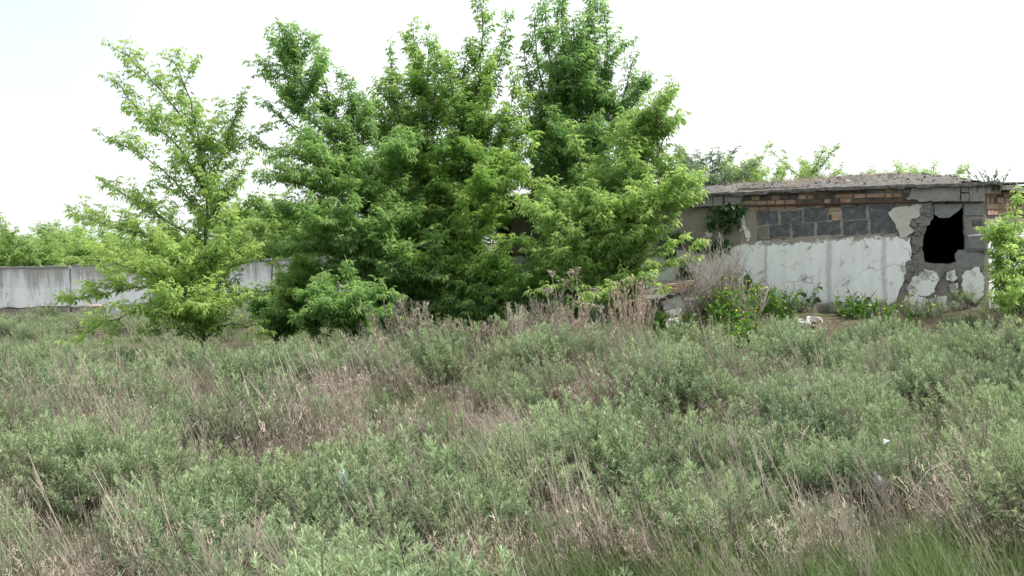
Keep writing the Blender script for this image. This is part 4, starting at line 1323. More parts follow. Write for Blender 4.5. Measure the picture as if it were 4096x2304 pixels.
# celandine with yellow flowers: bright upright leaves
CG = 'yellow flowered celandine on the rubble bank'
CEL = [(2690, 1275, .14, -4, 'small celandine by the boards left of the pale rubble'), (2745, 1290, .16, -2, 'celandine below the pale rubble patch'),
       (2830, 1190, .36, 4, 'upright celandine directly in front of the dead bush'), (2850, 1160, .45, 10, 'tall celandine at the foot of the grey dead bush'),
       (2905, 1190, .45, 10, 'dense celandine in the middle of the rubble bank'), (2870, 1260, .45, 11, 'dark leaved celandine over the shadowed hollow'),
       (2950, 1250, .42, 10, 'celandine right of the shadowed hollow'), (2990, 1200, .40, 8, 'celandine between the dead bush and the first hop plant'),
       (2920, 1380, .42, 11, 'glossy celandine standing lowest and nearest of the bank'), (2960, 1340, .36, 8, 'celandine just above the lowest glossy one'),
       (3060, 1220, .36, 8, 'loose celandine at the foot of the tallest hop plant'), (3130, 1230, .34, 7, 'thin celandine left of the white stones'),
       (3380, 1230, .24, 3, 'celandine below the hop plant left of the plaster break'), (3450, 1240, .24, 3, 'celandine patch right of the white stones'),
       (3530, 1250, .24, 2, 'celandine below the broken plaster edge'), (3590, 1290, .22, 1, 'last celandine towards the opening in the wall')]
KEEP = []
for i, (px, py, h, n, lb) in enumerate(CEL):
    p = ground(px, py, h * .45)
    KEEP.append((p.x, p.y, .34))
    weed('celandine', lb, 'weed', p, h * 1.2, n + 9, .28, STRAP if i in (2, 3, 4, 5, 8) else BROAD, .135 if i in (2, 3, 4, 5, 8) else .09, M['broad'], 600 + i, CG, flowers=1, node=.042, tint=.42, up=.75)
p = ground(3660, 1215, .3)
weed('yellow_spurge', 'lime yellow spurge patch against the broken plaster under the opening', 'weed', p, .38, 12, .22, STRAP, .06, M['broad'], 640, None, flowers=2, node=.05, tint=.75)

# ------------------------------------------------------------------ dead and dry plants that stand out
def dry_plant(name, label, cat, at, h, n, spread, mat, seed, branch=6, r0=.004, lean=(0, 0), group=None, heads=None, headmat=None, fork=.35):
    r = random.Random(seed)
    root = empty(name, at, label, cat, group) if heads else None
    st, hd = MB(), MB()
    for k in range(n):
        a, q = r.uniform(0, 6.28), spread * math.sqrt(r.random())
        hh = h * r.uniform(.55, 1.08)
        b = at + Vector((math.cos(a) * q * .4, math.sin(a) * q * .4, -.03))
        e = b + Vector((math.cos(a) * q * .8 + lean[0] * hh + r.gauss(0, .05), math.sin(a) * q * .8 + lean[1] * hh, hh))
        pts = smooth_line([b, b.lerp(e, .5) + Vector((r.gauss(0, .03), r.gauss(0, .03), 0)), e], hh / 6, .006, r)
        st.tube(pts, [r0 * (1 - .7 * i / len(pts)) for i in range(len(pts))], 4, cap=False)
        for j in range(branch):
            t = r.uniform(.35, 1)
            i = min(len(pts) - 2, int(t * (len(pts) - 1)))
            z = r.uniform(0, 6.28)
            l_ = hh * fork * (1.15 - t) * r.uniform(.5, 1.2) + .03
            d = Vector((math.cos(z) * .6 + lean[0], math.sin(z) * .6, 1)).normalized()
            m_ = pts[i] + d * l_ * .5 + Vector((math.cos(z), math.sin(z), 0)) * l_ * .12
            ee = pts[i] + d * l_ + Vector((r.gauss(0, .01), r.gauss(0, .01), 0))
            st.tube([pts[i], m_, ee], [r0 * .5, r0 * .4, r0 * .25], 3, cap=False)
            if heads == 'seed':
                for _ in range(3):
                    w = pts[i].lerp(ee, r.uniform(.3, 1))
                    hd.blade([w, w + Vector((r.gauss(0, .012), r.gauss(0, .012), .018)), w + Vector((r.gauss(0, .015), r.gauss(0, .015), .034))], .010, Vector((1, 0, 0)))
        if heads == 'umbel':
            for _ in range(11):
                z = r.uniform(0, 6.28); q2 = .07 * math.sqrt(r.random())
                w = e + Vector((math.cos(z) * q2, math.sin(z) * q2, .05 + r.uniform(-.01, .02)))
                st.tube([e, w], [.0015, .001], 3, cap=False)
                for zz in range(3):
                    hd.blade([w, w + Vector((r.gauss(0, .01), r.gauss(0, .01), .012)), w + Vector((r.gauss(0, .014), r.gauss(0, .014), .022))], .022, Vector((math.cos(zz), math.sin(zz), 0)))
        if heads == 'plume':
            for _ in range(16):
                t = r.uniform(.72, 1.0)
                i = min(len(pts) - 2, int(t * (len(pts) - 1)))
                w = pts[i].lerp(pts[i + 1], r.random())
                hd.blade([w, w + Vector((r.gauss(0, .012), r.gauss(0, .012), .03)), w + Vector((r.gauss(0, .02) + lean[0] * .05, r.gauss(0, .02), .055))], .007, Vector((1, 0, 0)))
    if not heads:                                        # nothing but stems: one mesh with its origin at the foot
        st.v = [(v[0] - at.x, v[1] - at.y, v[2] - at.z) for v in st.v]
        root = tag(st.build(name, M[mat]), label, cat, group)
        root.location = at
    else:
        st.build('stem', M[mat], root)
        hd.build('seed_sprays', M[headmat or mat], root)
    return root

G = 'grey dead bushes by the wall'
for i, (px, py, h, n, sp, lb) in enumerate([(2870, 14.55, 1.0, 38, .36, 'large grey leafless bush in front of the whitewashed wall'),
                                             (2985, 14.5, .78, 20, .30, 'thinner grey leafless bush just right of the large dead one'),
                                             (2770, 14.5, .60, 20, .25, 'low grey leafless bush beside the weathered planks')]):
    dry_plant('dead_bush', lb, 'dead bush', spot(px, py), h, n, sp, 'grey_twig', 700 + i, 12, .0058, (-.05, 0), G, fork=.5)
G = 'dry stalks standing on the mound'
for i, (px, py, h, n, sp, mt, lb) in enumerate([
        (1610, 12.6, 0.87, 52, .26, 'stalk', 'big cluster of pale brown stalks left of the dark thicket foot'),
        (1690, 12.6, 0.95, 32, .22, 'stalk', 'tall nodding brown stalks beside the big pale cluster'),
        (1500, 12.6, 0.69, 28, .24, 'stalk', 'scattered brown stalks left of the big pale cluster'),
        (1760, 12.6, 0.62, 24, .22, 'stalk', 'short brown stalks against the darkest shade of the thicket'),
        (1900, 12.6, 0.58, 24, .25, 'stalk', 'row of thin brown stalks before the middle of the thicket'),
        (2060, 12.6, 0.65, 28, .25, 'stalk', 'feathery brown stalks before the gap in the thicket'),
        (2170, 12.6, 0.62, 28, .25, 'stalk', 'brown stalks just left of the white dried umbels'),
        (2290, 12.6, 0.67, 36, .26, 'red_stalk', 'rusty stalks just right of the white dried umbels'),
        (2400, 12.6, 0.58, 24, .24, 'stalk', 'thin brown stalks below the maple with seeds'),
        (1360, 14.0, 0.56, 24, .26, 'stalk', 'low brown stalks below the light green bush'),
        (1170, 14.0, 0.54, 24, .28, 'stalk', 'low brown stalks between the slender maple and the light green bush'),
        (900, 14.0, 0.56, 28, .28, 'red_stalk', 'rusty stalks at the right foot of the slender maple'),
        (660, 14.0, 0.54, 28, .28, 'red_stalk', 'rusty stalks at the left foot of the slender maple'),
        (2000, 12.6, 0.56, 32, .26, 'red_stalk', 'rusty stalks in the middle of the mound'),
        (2210, 12.6, 0.69, 52, .24, 'stalk', 'dense upright brown stalks on the right of the mound')]):
    dry_plant('dry_stalks', lb, 'dry stalks', spot(px, py + (rng.uniform(-1.0, .3) if py < 13 else 0)), h * rng.uniform(.75, 1.0), int(n * .62), sp, mt, 720 + i, 6, .0042, (-.12, 0), G, 'plume', mt)
dry_plant('dry_umbels', 'pale dried umbels on bare stems before the thicket', 'dry flowers', spot(2260, 12.9), .88, 12, .34, 'pale_stalk', 760, 2, .005, (-.05, 0), None, 'umbel', 'pale_stalk')
dry_plant('reed_tuft', 'tall rusty brown reed tuft left of the planks', 'dry grass tuft', spot(2515, 13.1), .95, 52, .26, 'red_stalk', 761, 4, .0036, (.05, 0), None, 'plume', 'red_stalk')
dry_plant('bleached_stems', 'leaning bunch of bleached bare stems in the near grass', 'dry stalks', ground(2190, 2120, .05), .62, 60, .30, 'pale_stalk', 762, 0, .0022, (-.42, .1))
dry_plant('grey_stem_fan', 'fan of greyish bare stems leaning left above the bleached bunch', 'dry stalks', ground(2290, 1960, .05), .60, 60, .34, 'grey_twig', 763, 1, .0022, (-.45, .1))
weed('roof_weed', 'pale grey green weeds sprouting on the right corner of the roof', 'weed', bw(2335, 250, .5), .24, 13, .32, STRAP, .09, M['far_grey_leaf'], 764, node=.03, tint=.5, up=1.2, lean=(-.15, 0))

# ------------------------------------------------------------------ rubble, boards, litter
def chunk(name, label, cat, at, size, mat, seed, rot=(0, 0, 0), group=None, sink=.25, n=4, rough=.16):
    """broken lump: a box cut into a grid, its faces knocked about"""
    r = random.Random(seed)
    m_ = MB()
    idx = {}
    vs, fs = [], []
    def vid(i, j, k):
        if (i, j, k) not in idx:
            u, v, w = i / n * 2 - 1, j / n * 2 - 1, k / n * 2 - 1
            p = Vector((u, v, w))
            ch = max(0, abs(u) + abs(v) + abs(w) - 2.35) * .5
            p *= 1 - ch
            q = noise.noise_vector(p * 1.3 + Vector((seed, seed * .3, 0))) * rough + noise.noise_vector(p * 3.7 + Vector((seed, 0, 1))) * rough * .5
            idx[(i, j, k)] = len(vs)
            vs.append(Vector(((p.x + q.x) * size[0] / 2, (p.y + q.y) * size[1] / 2, (p.z + q.z) * size[2] / 2)))
        return idx[(i, j, k)]
    for a in range(n):
        for b in range(n):
            for e in (0, n):
                q = [(e, a, b), (e, a + 1, b), (e, a + 1, b + 1), (e, a, b + 1)]
                fs.append([vid(*t_) for t_ in (q if e else q[::-1])])
                q = [(a, e, b), (a, e, b + 1), (a + 1, e, b + 1), (a + 1, e, b)]
                fs.append([vid(*t_) for t_ in (q if e else q[::-1])])
                q = [(a, b, e), (a + 1, b, e), (a + 1, b + 1, e), (a, b + 1, e)]
                fs.append([vid(*t_) for t_ in (q if e else q[::-1])])
    m_.add(vs, fs)
    o = m_.build(name, mat)
    o.location = at + Vector((0, 0, size[2] * (.5 - sink)))
    o.rotation_euler = rot
    return tag(o, label, cat, group)

RG = 'pale rubble on the bank by the wall'
RB = [(2715, 1205, (.40, .30, .20), 'flat pale slab topmost in the rubble below the planks'), (2755, 1225, (.36, .30, .20), 'pale lump left of the dead bush'),
      (2700, 1245, (.24, .20, .13), 'small pale lump at the left edge of the rubble'), (2795, 1195, (.30, .26, .18), 'pale lump half hidden by the dead bush'),
      (2760, 1205, (.40, .22, .09), 'broad pale slab leaning under the planks'), (2690, 1270, (.16, .16, .10), 'fist sized pale stone among the celandine')]
for i, (px, py, sz, lb) in enumerate(RB):
    p = spot(px, 14.4 + (1270 - py) * .006)
    chunk('rubble_lump', lb, 'rubble', p, sz, M['pale_rubble'], 20 + i, (rng.uniform(-.3, .3), rng.uniform(-.3, .3), rng.uniform(0, 3)), RG, .15)
WGp = 'white stones in the grass before the wall'
for i, (px, py, sz, lb) in enumerate([(3210, 1300, (.26, .20, .10), 'largest white stone below the tallest hop plant'), (3160, 1325, (.18, .15, .08), 'small white stone left of the largest one'),
                                      (3260, 1285, (.24, .18, .08), 'flat grey white stone right of the largest one'), (3200, 1340, (.30, .2, .08), 'thin white stone in front of the largest one')]):
    chunk('white_stone', lb, 'stone', ground(px, py, .12) + Vector((0, 0, .10)), sz, M['pale_rubble'], 40 + i, (rng.uniform(-.2, .2), rng.uniform(-.2, .2), rng.uniform(0, 3)), WGp, .1)
chunk('pale_boulder', 'whitish lump cut by the right edge of the picture', 'stone', ground(4092, 1400, .35) + Vector((0, 0, .22)), (.20, .2, .20), M['pale_rubble'], 55)
# boards across the rubble
def board(label, a, b, w, th, mat, seed, group='weathered planks on the rubble', cat='plank', name='weathered_plank'):
    d = b - a
    Ln = d.length
    m_ = MB()
    r = random.Random(seed)
    n = 8
    vs, fs = [], []
    for i in range(n + 1):
        x = Ln * (i / n - .5)
        q = .006 * noise.noise((i * .5, seed, 0)) * 4
        e = r.uniform(-.006, .006)
        vs += [(x, -w / 2 + e, -th / 2 + q), (x, w / 2 + e, -th / 2 + q), (x, w / 2 + e, th / 2 + q), (x, -w / 2 + e, th / 2 + q)]
    for i in range(n):
        for e in range(4):
            p, s_ = i * 4 + e, i * 4 + (e + 1) % 4
            fs.append((p, s_, s_ + 4, p + 4))
    fs += [(3, 2, 1, 0), (n * 4, n * 4 + 1, n * 4 + 2, n * 4 + 3)]
    m_.add(vs, fs)
    o = m_.build(name, mat)
    o.location = (a + b) / 2
    o.rotation_euler = d.to_track_quat('X', 'Z').to_euler()
    return tag(o, label, cat, group)
Yb = 15.0
board('uppermost long grey plank lying across the rubble', P(2625, 1128, Yb), P(2865, 1130, Yb + .1), .16, .035, M['wood'], 1)
board('second long grey plank just under the uppermost one', P(2660, 1140, Yb - .2), P(2870, 1134, Yb), .13, .04, M['wood'], 2)
board('short grey plank lying lowest, left of the rubble', P(2565, 1166, Yb - .3), P(2650, 1160, Yb - .25), .16, .05, M['wood'], 3)
board('dark half burnt board tilted under the maple with seeds', P(2545, 1125, Yb), P(2582, 1155, Yb - .1), .13, .03, M['slag'], 4)
BG2 = 'loose bricks under the planks'
for i, (px, py, mt, lb) in enumerate([(2690, 1147, 'brick', 'orange brick lying left under the second plank'), (2722, 1149, 'brick', 'orange brick in the middle under the second plank'),
                                      (2755, 1149, 'brick_buff', 'buff brick lying right under the second plank'), (2700, 1162, 'brick_buff', 'buff brick lying lowest under the planks'), (2740, 1163, 'pale_rubble', 'lime crusted brick lying lowest under the planks')]):
    m_ = MB(); m_.bevbox(-.125, .125, -.0325, .0325, -.06, .06, .008, .004, 0, random.Random(i))
    o = m_.build('loose_brick', M[mt])
    o.location = P(px, py, Yb - .3 - .06 * (i % 2)); o.rotation_euler = (rng.uniform(-.15, .15), rng.uniform(-.12, .12), rng.uniform(-.5, .5))
    tag(o, lb, 'brick', BG2)
# support heap beneath the planks: broken slabs
for i, (px, py, sz, lb) in enumerate([(2640, 1200, (.7, .6, .50), 'big shadowed concrete lump carrying the left ends of the planks'), (2780, 1190, (.8, .6, .50), 'big shadowed concrete lump carrying the right ends of the planks')]):
    p = P(px, py, 15.15)
    chunk('concrete_lump', lb, 'rubble', Vector((p.x, p.y + .1, p.z - .46)), sz, M['cement'], 60 + i, (0, 0, .4 * i), 'concrete lumps under the planks', .5 - .5)
# by the fence
FYd = 24.0
def by_fence(px, py, Y):
    p = P(px, py, Y)
    return Vector((p.x, p.y, hgt(p.x, p.y)))
chunk('broken_slab', 'pale pinkish broken slab leaning on the fence beside the slender maple', 'slab', by_fence(390, 1200, 26.2), (.7, .16, .40), M['pink_slab'], 71, (.15, .06, .1), None, .05, 4, .08)
chunk('sand_heap', 'low pale sandy heap in the grass left of the slender maple', 'sand heap', ground(490, 1310, .15), (.9, .6, .22), M['pink_slab'], 72, (0, 0, .2), None, .3, 5, .22)
chunk('white_rag', 'crumpled white sheet lying at the fence foot behind the maple leaves', 'sheet', by_fence(450, 1190, 26.0), (.30, .12, .42), M['plastic_white'], 73, (.2, .1, 0), None, .05, 4, .3)

def litter(name, label, cat, at, pts, mat, th=.006, seed=0):
    """crumpled scrap with some thickness"""
    r = random.Random(seed)
    m_ = MB()
    n = len(pts)
    f = [Vector((p[0], r.uniform(-.05, .05), p[1])) for p in pts]
    c = sum(f, Vector()) / n + Vector((0, -.03, .01))
    vs = f + [c] + [v + Vector((0, th, 0)) for v in f] + [c + Vector((0, th, 0))]
    fs = []
    for i in range(n):
        k = (i + 1) % n
        fs += [(i, k, n), (n + 1 + k, n + 1 + i, 2 * n + 1), (k, i, n + 1 + i, n + 1 + k)]
    m_.add(vs, fs)
    o = m_.build(name, mat)
    o.location = at
    return tag(o, label, cat)
def mid(px, py, up):            # a spot up above the ground, in the weeds
    p = ground(px, py, up)
    return p + Vector((0, 0, up))
litter('torn_bag', 'torn strip of pale blue plastic bag caught in the wormwood', 'plastic bag', mid(1395, 1960, .30), [(-.06, .10), (-.03, .12), (.00, .02), (.05, -.07), (.06, -.13), (.02, -.12), (-.03, -.02)], M['plastic_blue'], seed=1)
litter('plastic_scrap', 'dark green plastic scrap beside the pale blue bag strip', 'plastic scrap', mid(1462, 1945, .28), [(-.05, .06), (.0, .08), (.05, .06), (.07, -.06), (.02, -.09), (-.03, -.03)], M['plastic_green'], seed=2)
litter('paper_scrap', 'bright white paper scrap below the dark right hand shrubs', 'paper scrap', mid(3542, 1770, .40), [(-.018, -.012), (.012, -.016), (.02, .008), (-.008, .016)], M['plastic_white'], seed=3)
litter('paper_scrap', 'small white torn paper in the wormwood above the grey stem fan', 'paper scrap', mid(2386, 1736, .40), [(-.02, -.012), (.016, -.016), (.026, .010), (-.01, .016)], M['plastic_white'], seed=4)
litter('plastic_scrap', 'faded red plastic scrap hanging low behind the slender maple', 'plastic scrap', P(940, 1210, 17.5), [(-.08, -.02), (.06, -.03), (.10, .0), (.05, .04), (-.06, .03)], M['plastic_red'], seed=5)
litter('paper_scrap', 'pale crumpled scrap on the roof above the bricks', 'paper scrap', bw(1360, 226, .5), [(-.07, -.03), (.05, -.04), (.08, .0), (.03, .04), (-.05, .035)], M['plastic_white'], seed=6)
b0_ = mid(3525, 1955, .20)
mbt = MB()
ax = Vector((-.18, .1, .5)).normalized()
prof = [(-.10, .02), (-.098, .030), (-.05, .032), (.00, .031), (.04, .032), (.07, .018), (.08, .012), (.10, .012)]
mbt.tube([b0_ + ax * a for a, _ in prof], [q for _, q in prof], 14)
bt = mbt.build('plastic_bottle', M['plastic_clear'], smooth=True)
tag(bt, 'cloudy plastic bottle caught upright in dry grass at the near right', 'bottle')

# ------------------------------------------------------------------ ground cover that nobody could count
def proto(mb_parts, name):
    """mb_parts: list of (mesh builder / mesh, material) -> one mesh datablock not linked to the scene"""
    vs, fs, mi, tn, mats = [], [], [], [], []
    for k, (co, tri, mat, tint) in enumerate(mb_parts):
        b = len(vs)
        vs += [tuple(v) for v in co]
        fs += [tuple(int(i) + b for i in f) for f in tri]
        mi += [k] * len(tri)
        tn += list(tint) if tint is not None else [.5] * len(co)
        mats.append(mat)
    me = bpy.data.meshes.new(name)
    me.from_pydata(vs, [], fs)
    for m_ in mats: me.materials.append(m_)
    me.polygons.foreach_set('material_index', mi)
    a = me.attributes.new('tint', 'FLOAT', 'POINT')
    a.data.foreach_set('value', np.array(tn, np.float32))
    me.update()
    return bpy.data.objects.new(name, me)

def tris(mbx):
    out = []
    for f in mbx.f:
        out += [f] if len(f) == 3 else [(f[0], f[1], f[2]), (f[0], f[2], f[3])] if len(f) == 4 else [(f[0], f[i], f[i + 1]) for i in range(1, len(f) - 1)]
    return out

LOBE = dict(v=np.array([(0, 0, 0), (-.065, .5, .03), (.065, .5, .03), (0, 1, -.05)]), f=np.array([(0, 2, 1), (1, 2, 3)]))

def wormwood_proto(seed):
    """a bushy clump: many thin shoots, bare below, each ending in a soft feathery tuft"""
    r = random.Random(seed)
    st, lv = MB(), Leaves(seed)
    lean = r.uniform(.05, .30)
    for k in range(r.randint(18, 26)):
        a, q = r.uniform(0, 6.28), math.sqrt(r.random())
        hh = r.uniform(.30, .50) * (1.05 - .35 * q * q)
        b = Vector((math.cos(a) * q * .10, math.sin(a) * q * .10, -.02))
        e = b + Vector((math.cos(a) * q * .20 - lean * hh + r.gauss(0, .03), math.sin(a) * q * .20 + r.gauss(0, .03), hh))
        pts = smooth_line([b, b.lerp(e, .5) + Vector((r.gauss(0, .015), r.gauss(0, .015), .02)), e], hh / 5, .003, r)
        st.tube(pts, [.0032 * (1 - .6 * i / len(pts)) for i in range(len(pts))], 3, cap=False)
        t0 = r.uniform(.48, .70)
        n = r.randint(19, 26)
        for i in range(n):
            t = 1 - (1 - t0) * (1 - (i + .5) / n) ** 1.25
            x = t * (len(pts) - 1)
            j = min(len(pts) - 2, int(x))
            p = pts[j].lerp(pts[j + 1], x - j)
            z = i * 2.4 + r.gauss(0, .4)
            v = (t - t0) / (1 - t0)
            d = Vector((math.cos(z), math.sin(z), .15 + 1.5 * v ** 2)).normalized()
            s_ = .054 * (1.0 - .38 * v) * r.uniform(.7, 1.25)
            tn = .10 + .70 * v ** 1.3 + r.gauss(0, .08)
            sd_ = d.cross(Vector((0, 0, 1)))
            for u in (0, .55, -.55, 1.2, -1.2):
                lv.add(p + d * s_ * (.1 if u == 0 else .35 if abs(u) < 1 else .18), d + sd_ * u + Vector((0, 0, r.gauss(.1, .2))), s_ * (.9 if u == 0 else .65 if abs(u) < 1 else .5), tn)
    me = lv.mesh('leaf', M['sage'], (0, 0, 0), shape=LOBE, tilt=.7)
    co = np.zeros(len(me.vertices) * 3, np.float32); me.vertices.foreach_get('co', co)
    tri = np.zeros(len(me.loops), np.int32); me.loops.foreach_get('vertex_index', tri)
    tt = np.zeros(len(me.vertices), np.float32); me.attributes['tint'].data.foreach_get('value', tt)
    bpy.data.meshes.remove(me)
    return proto([(st.v, tris(st), M['sage_stem'], None), (co.reshape(-1, 3), tri.reshape(-1, 3), M['sage'], tt)], 'wormwood_plant')

def grass_proto(seed, n, h, w, spread, mat, lean=.25, arch=.35, plume=False, bias=-.22):
    r = random.Random(seed)
    m_ = MB()
    tn = []
    for k in range(n):
        a, q = r.uniform(0, 6.28), spread * math.sqrt(r.random())
        hh = h * r.uniform(.45, 1.1)
        az = r.uniform(0, 6.28)
        l_ = abs(r.gauss(0, lean))
        dr = Vector((math.cos(az) * l_ + bias, math.sin(az) * l_, 1)).normalized()
        b = Vector((math.cos(a) * q, math.sin(a) * q, -.02))
        pts = [b]
        for i in range(4):
            dr = (dr + Vector((math.cos(az) * arch * .25 + r.gauss(0, .05), math.sin(az) * arch * .25 + r.gauss(0, .05), -arch * .12 * i))).normalized()
            pts.append(pts[-1] + dr * hh / 4)
        sd_ = Vector((math.cos(az + 1.57 + r.gauss(0, .5)), math.sin(az + 1.57), 0))
        c0 = len(m_.v)
        m_.blade(pts, w * r.uniform(.6, 1.3), sd_)
        if plume and r.random() < .5:
            for _ in range(5):
                p = pts[3].lerp(pts[4], r.random())
                m_.blade([p, p + Vector((r.gauss(0, .012), r.gauss(0, .012), .02)), p + Vector((r.gauss(0, .02), r.gauss(0, .02), .035))], w * 1.2, Vector((1, 0, 0)))
        tn += [.5 + r.gauss(0, .2)] * (len(m_.v) - c0)
    return proto([(m_.v, tris(m_), mat, tn)], 'grass_tuft')

def scatter(name, label, cat, protos, pts, rots, scl, idx):
    me = bpy.data.meshes.new(name)
    me.vertices.add(len(pts))
    me.vertices.foreach_set('co', np.array(pts, np.float32).ravel())
    for nm, ty, key, data in (('turn', 'FLOAT_VECTOR', 'vector', rots), ('grow', 'FLOAT', 'value', scl), ('pick', 'INT', 'value', idx)):
        a = me.attributes.new(nm, ty, 'POINT')
        a.data.foreach_set(key, np.array(data, np.int32 if ty == 'INT' else np.float32).ravel())
    o = bpy.data.objects.new(name, me)
    C.objects.link(o)
    for p in protos:
        for m_ in p.data.materials:
            if m_.name not in [q.name for q in me.materials]:
                me.materials.append(m_)
    g_ = bpy.data.node_groups.new(name + '_scatter', 'GeometryNodeTree')
    g_.interface.new_socket('Geometry', in_out='INPUT', socket_type='NodeSocketGeometry')
    g_.interface.new_socket('Geometry', in_out='OUTPUT', socket_type='NodeSocketGeometry')
    N = g_.nodes
    gi, go = N.new('NodeGroupInput'), N.new('NodeGroupOutput')
    jn = N.new('GeometryNodeJoinGeometry')
    for p in protos[::-1]:
        oi = N.new('GeometryNodeObjectInfo'); oi.inputs['Object'].default_value = p
        oi.inputs['As Instance'].default_value = False
        ti = N.new('GeometryNodeGeometryToInstance')
        g_.links.new(oi.outputs['Geometry'], ti.inputs[0])
        g_.links.new(ti.outputs[0], jn.inputs[0])
    iop = N.new('GeometryNodeInstanceOnPoints')
    iop.inputs['Pick Instance'].default_value = True
    g_.links.new(gi.outputs[0], iop.inputs['Points'])
    g_.links.new(jn.outputs[0], iop.inputs['Instance'])
    for nm, ty, sock in (('turn', 'FLOAT_VECTOR', 'Rotation'), ('grow', 'FLOAT', 'Scale'), ('pick', 'INT', 'Instance Index')):
        na = N.new('GeometryNodeInputNamedAttribute'); na.data_type = ty
        na.inputs['Name'].default_value = nm
        out = [s_ for s_ in na.outputs if s_.enabled and s_.name == 'Attribute'][0]
        if sock == 'Rotation':
            e2 = N.new('FunctionNodeEulerToRotation')
            g_.links.new(out, e2.inputs[0]); out = e2.outputs[0]
        g_.links.new(out, iop.inputs[sock])
    g_.links.new(iop.outputs[0], go.inputs[0])
    md = o.modifiers.new('scatter', 'NODES')
    md.node_group = g_
    return tag(o, label, cat, kind='stuff')

# where it is dry: noise, and the straw coloured patches of the place
DRY = [(ground(px, py, .35), r_, k) for px, py, r_, k in [
    (250, 2230, .9, 1.2), (60, 2150, .6, 1.0), (700, 1500, 1.6, .9), (1250, 1620, 1.3, .9), (950, 1720, .8, .8), (1000, 1500, 1.2, .7), (150, 1600, 1.6, .8), (2150, 2080, .55, 1.3), (2080, 2220, .4, 1.0), (1750, 2150, .45, .9),
    (1650, 1480, .9, .9), (2250, 1500, .7, .8), (3620, 1960, .35, 1.2), (3950, 1820, .4, .9), (3950, 1260, 1.2, .8), (3400, 1560, .8, .5), (2050, 1640, .8, .7), (600, 1960, .6, .5), (1300, 2050, .5, .6), (420, 1730, .9, .6)]]
GRN = [(ground(px, py, .2), r_, k) for px, py, r_, k in [(3600, 2260, .9, 1.3), (3900, 2250, .8, 1.2), (3250, 2240, .7, 1.1), (2550, 2250, .5, 1.0), (2800, 2280, .5, .9), (3000, 2120, .4, .7), (2950, 1430, .6, .7), (1900, 2230, .4, .6), (1500, 1590, .9, .6), (1280, 1850, .5, .6)]]
def field(lst, x, y):
    s_ = 0
    for p, r_, k in lst:
        d2 = ((x - p.x) ** 2 + (y - p.y) ** 2) / (r_ * r_)
        if d2 < 6: s_ += k * math.exp(-d2)
    return s_
def blocked(x, y):
    q = BI @ Vector((x, y, 0))
    if q.y > -.12 and q.x < 5 and q.x > XL - .3: return True
    return y > 26.7
r = random.Random(99)
wp, wr, ws, wi = [], [], [], []
dp, dr_, ds, di = [], [], [], []
gp, gr_, gs, gi_ = [], [], [], []
sp, sr_, ss, si = [], [], [], []
N_TRY = 27000
for k in range(N_TRY):
    y = 3.3 + 24.6 * r.random() ** 1.25
    hw = .5 * y + 2.6
    x = r.uniform(-hw, hw)
    if r.random() > (hw / 16.5) ** 1.0 * 1.0 or blocked(x, y):
        continue
    dry = .72 * field(DRY, x, y) + .9 * (noise.noise((x * .55, y * .42, 1.7)) * .8 + .35 * noise.noise((x * 1.7, y * 1.5, 5.2)))
    grn = field(GRN, x, y)
    z = hgt(x, y)
    shade = (y > 15.6 and -5.2 < x < 2.6)                    # under the trees
    beyond = sstep(14.5, 19.0, y)
    tall = 1 - (.35 if y < 21 else .05) * sstep(-2.0, -4.0, x) * sstep(15.0, 18.5, y) - .25 * sstep(14.0, 15.5, y)
    tall *= .88 + .85 * noise.noise((x * .95, y * .95, 9.9))
    tall += .30 * noise.noise((x * 2.3, y * 2.3, 4.4))
    tall = max(.5, tall)
    bk = bank(x, y)
    if any((x - a) ** 2 + (y + .12 - b) ** 2 < q * q for a, b, q in KEEP): continue
    tall *= 1 - .45 * sstep(.05, .25, bk)
    if bk > .12 and 1.9 < x < 3.3 and r.random() < .35: continue
    u = r.random()
    rot = (r.gauss(0, .10), r.gauss(0, .10) , r.uniform(-.9, .9))
    if shade:
        if u < .25:
            gp.append((x, y, z)); gr_.append(rot); gs.append(r.uniform(.5, .9)); gi_.append(r.randrange(4))
        continue
    bare = noise.noise((x * .9, y * .9, 22.0)) if bk < .1 else 0
    if bk > .1: dry -= .5
    if bare > .30 and u < .6: continue
    if u < .62 - .42 * max(0, min(1, dry)) - .50 * min(1, grn) - .02:
        wp.append((x, y, z)); wr.append(rot); ws.append(r.uniform(.72, 1.18) * tall); wi.append(r.randrange(8))
    elif grn > .25 and r.random() < min(.7, grn * .7):
        for _ in range(2):
            gp.append((x + r.gauss(0, .08), y + r.gauss(0, .08), z)); gr_.append(rot); gs.append(r.uniform(.7, 1.15)); gi_.append(r.randrange(4))
    elif r.random() < .80:
        dp.append((x, y, z)); dr_.append((rot[0] + r.gauss(0, .15), rot[1] - .10 + r.gauss(0, .15), rot[2])); ds.append(r.uniform(.65, 1.1) * max(.6, tall)); di.append(r.randrange(6))
    else:
        gp.append((x, y, z)); gr_.append(rot); gs.append(r.uniform(.5, .95)); gi_.append(r.randrange(4))
    if r.random() < .22 + .28 * max(0, min(1, dry)):
        sp.append((x + r.gauss(0, .1), y + r.gauss(0, .1), z)); sr_.append((rot[0], rot[1] - .12, rot[2])); ss.append(r.uniform(.6, 1.1) * tall); si.append(r.choice((0, 0, 0, 1, 1, 1, 2, 2, 2, 3, 3, 3, 3, 4, 5)))

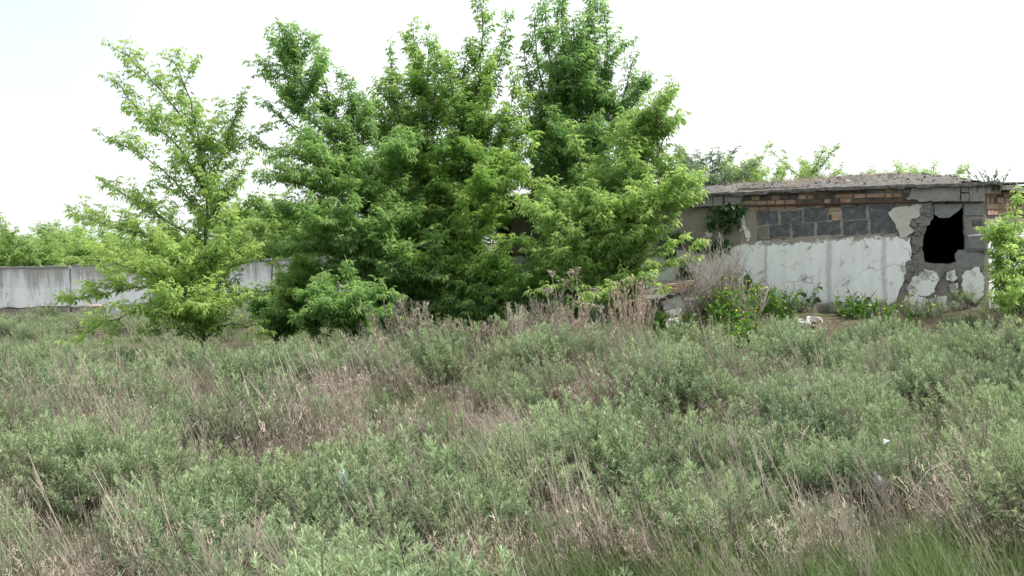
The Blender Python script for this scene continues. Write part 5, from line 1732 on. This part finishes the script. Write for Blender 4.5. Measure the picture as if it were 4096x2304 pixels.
scatter('wormwood', 'grey green wormwood covering the whole field', 'wormwood', [wormwood_proto(800 + i) for i in range(8)], wp, wr, ws, wi)
scatter('dry_grass', 'straw coloured dry grass matted between the wormwood', 'dry grass', [grass_proto(820 + i, 46, .40, .0034, .15, M['dry'], .35, .5, True) for i in range(6)], dp, dr_, ds, di)
scatter('green_grass', 'fresh green grass growing through the dry field', 'grass', [grass_proto(840 + i, 34, .34, .0055, .12, M['green_grass'], .2, .35) for i in range(4)], gp, gr_, gs, gi_)
def stalk_proto(seed):
    r = random.Random(seed)
    m_ = MB()
    for k in range(r.randint(6, 10)):
        a, q = r.uniform(0, 6.28), .12 * math.sqrt(r.random())
        hh = r.uniform(.35, .68)
        b = Vector((math.cos(a) * q, math.sin(a) * q, -.02))
        e = b + Vector((r.gauss(0, .07) - .32 * hh, r.gauss(0, .07), hh))
        pts = smooth_line([b, b.lerp(e, .5) + Vector((r.gauss(0, .02), r.gauss(0, .02), 0)), e], hh / 4, .004, r)
        m_.tube(pts, [.0024 * (1 - .6 * i / len(pts)) for i in range(len(pts))], 3, cap=False)
        for j in range(6):
            i = r.randrange(len(pts) // 2, len(pts) - 1)
            z = r.uniform(0, 6.28)
            ee = pts[i] + Vector((math.cos(z) * .03, math.sin(z) * .03, r.uniform(.05, .11)))
            m_.tube([pts[i], ee], [.0014, .0008], 3, cap=False)
    return proto([(m_.v, tris(m_), M['stalk'], None)], 'dead_stalk')
def straw_proto(seed):
    r = random.Random(seed)
    m_ = MB()
    for k in range(r.randint(5, 9)):
        hh = r.uniform(.35, .6)
        a = r.gauss(math.pi, .8)
        b = Vector((r.gauss(0, .1), r.gauss(0, .1), .02))
        c = b + Vector((math.cos(a) * hh * .35, math.sin(a) * hh * .3, hh * r.uniform(.45, .62)))
        e = b + Vector((math.cos(a) * hh * .85, math.sin(a) * hh * .6, hh * r.uniform(.25, .6)))
        pts = smooth_line([b, c, e], hh / 5, .004, r)
        m_.tube(pts, [.0017 * (1 - .6 * i / len(pts)) for i in range(len(pts))], 3, cap=False)
    return proto([(m_.v, tris(m_), M['dry'], None)], 'bent_straw')
scatter('dead_stalks', 'brown dead stalks of last year standing among the wormwood', 'dead stalks', [stalk_proto(860 + i) for i in range(4)] + [straw_proto(870 + i) for i in range(2)], sp, sr_, ss, si)

# thin dry grass on the roof hump
r = random.Random(5)
rp_, rr_, rs_, ri_ = [], [], [], []
for k in range(420):
    i = r.randrange(NX); j = r.randrange(2, 14)
    v = roof.data.vertices[j * NX + i].co
    w = BM_ @ v
    hump = sstep(-4.2, -2.6, v.x) * sstep(-.6, -1.6, v.x)
    if r.random() < .25 + .75 * hump:
        rp_.append(tuple(w)); rr_.append((r.gauss(0, .2), r.gauss(0, .2), r.uniform(0, 6))); rs_.append(r.uniform(.14, .30) * (1 + .35 * hump)); ri_.append(r.randrange(3))
scatter('roof_grass', 'thin dry grass rooted in the gravel of the roof', 'dry grass', [grass_proto(880 + i, 30, .40, .006, .3, M['dry'], .45, .5) for i in range(3)], rp_, rr_, rs_, ri_)
print('points', len(wp), len(dp), len(gp), len(sp))
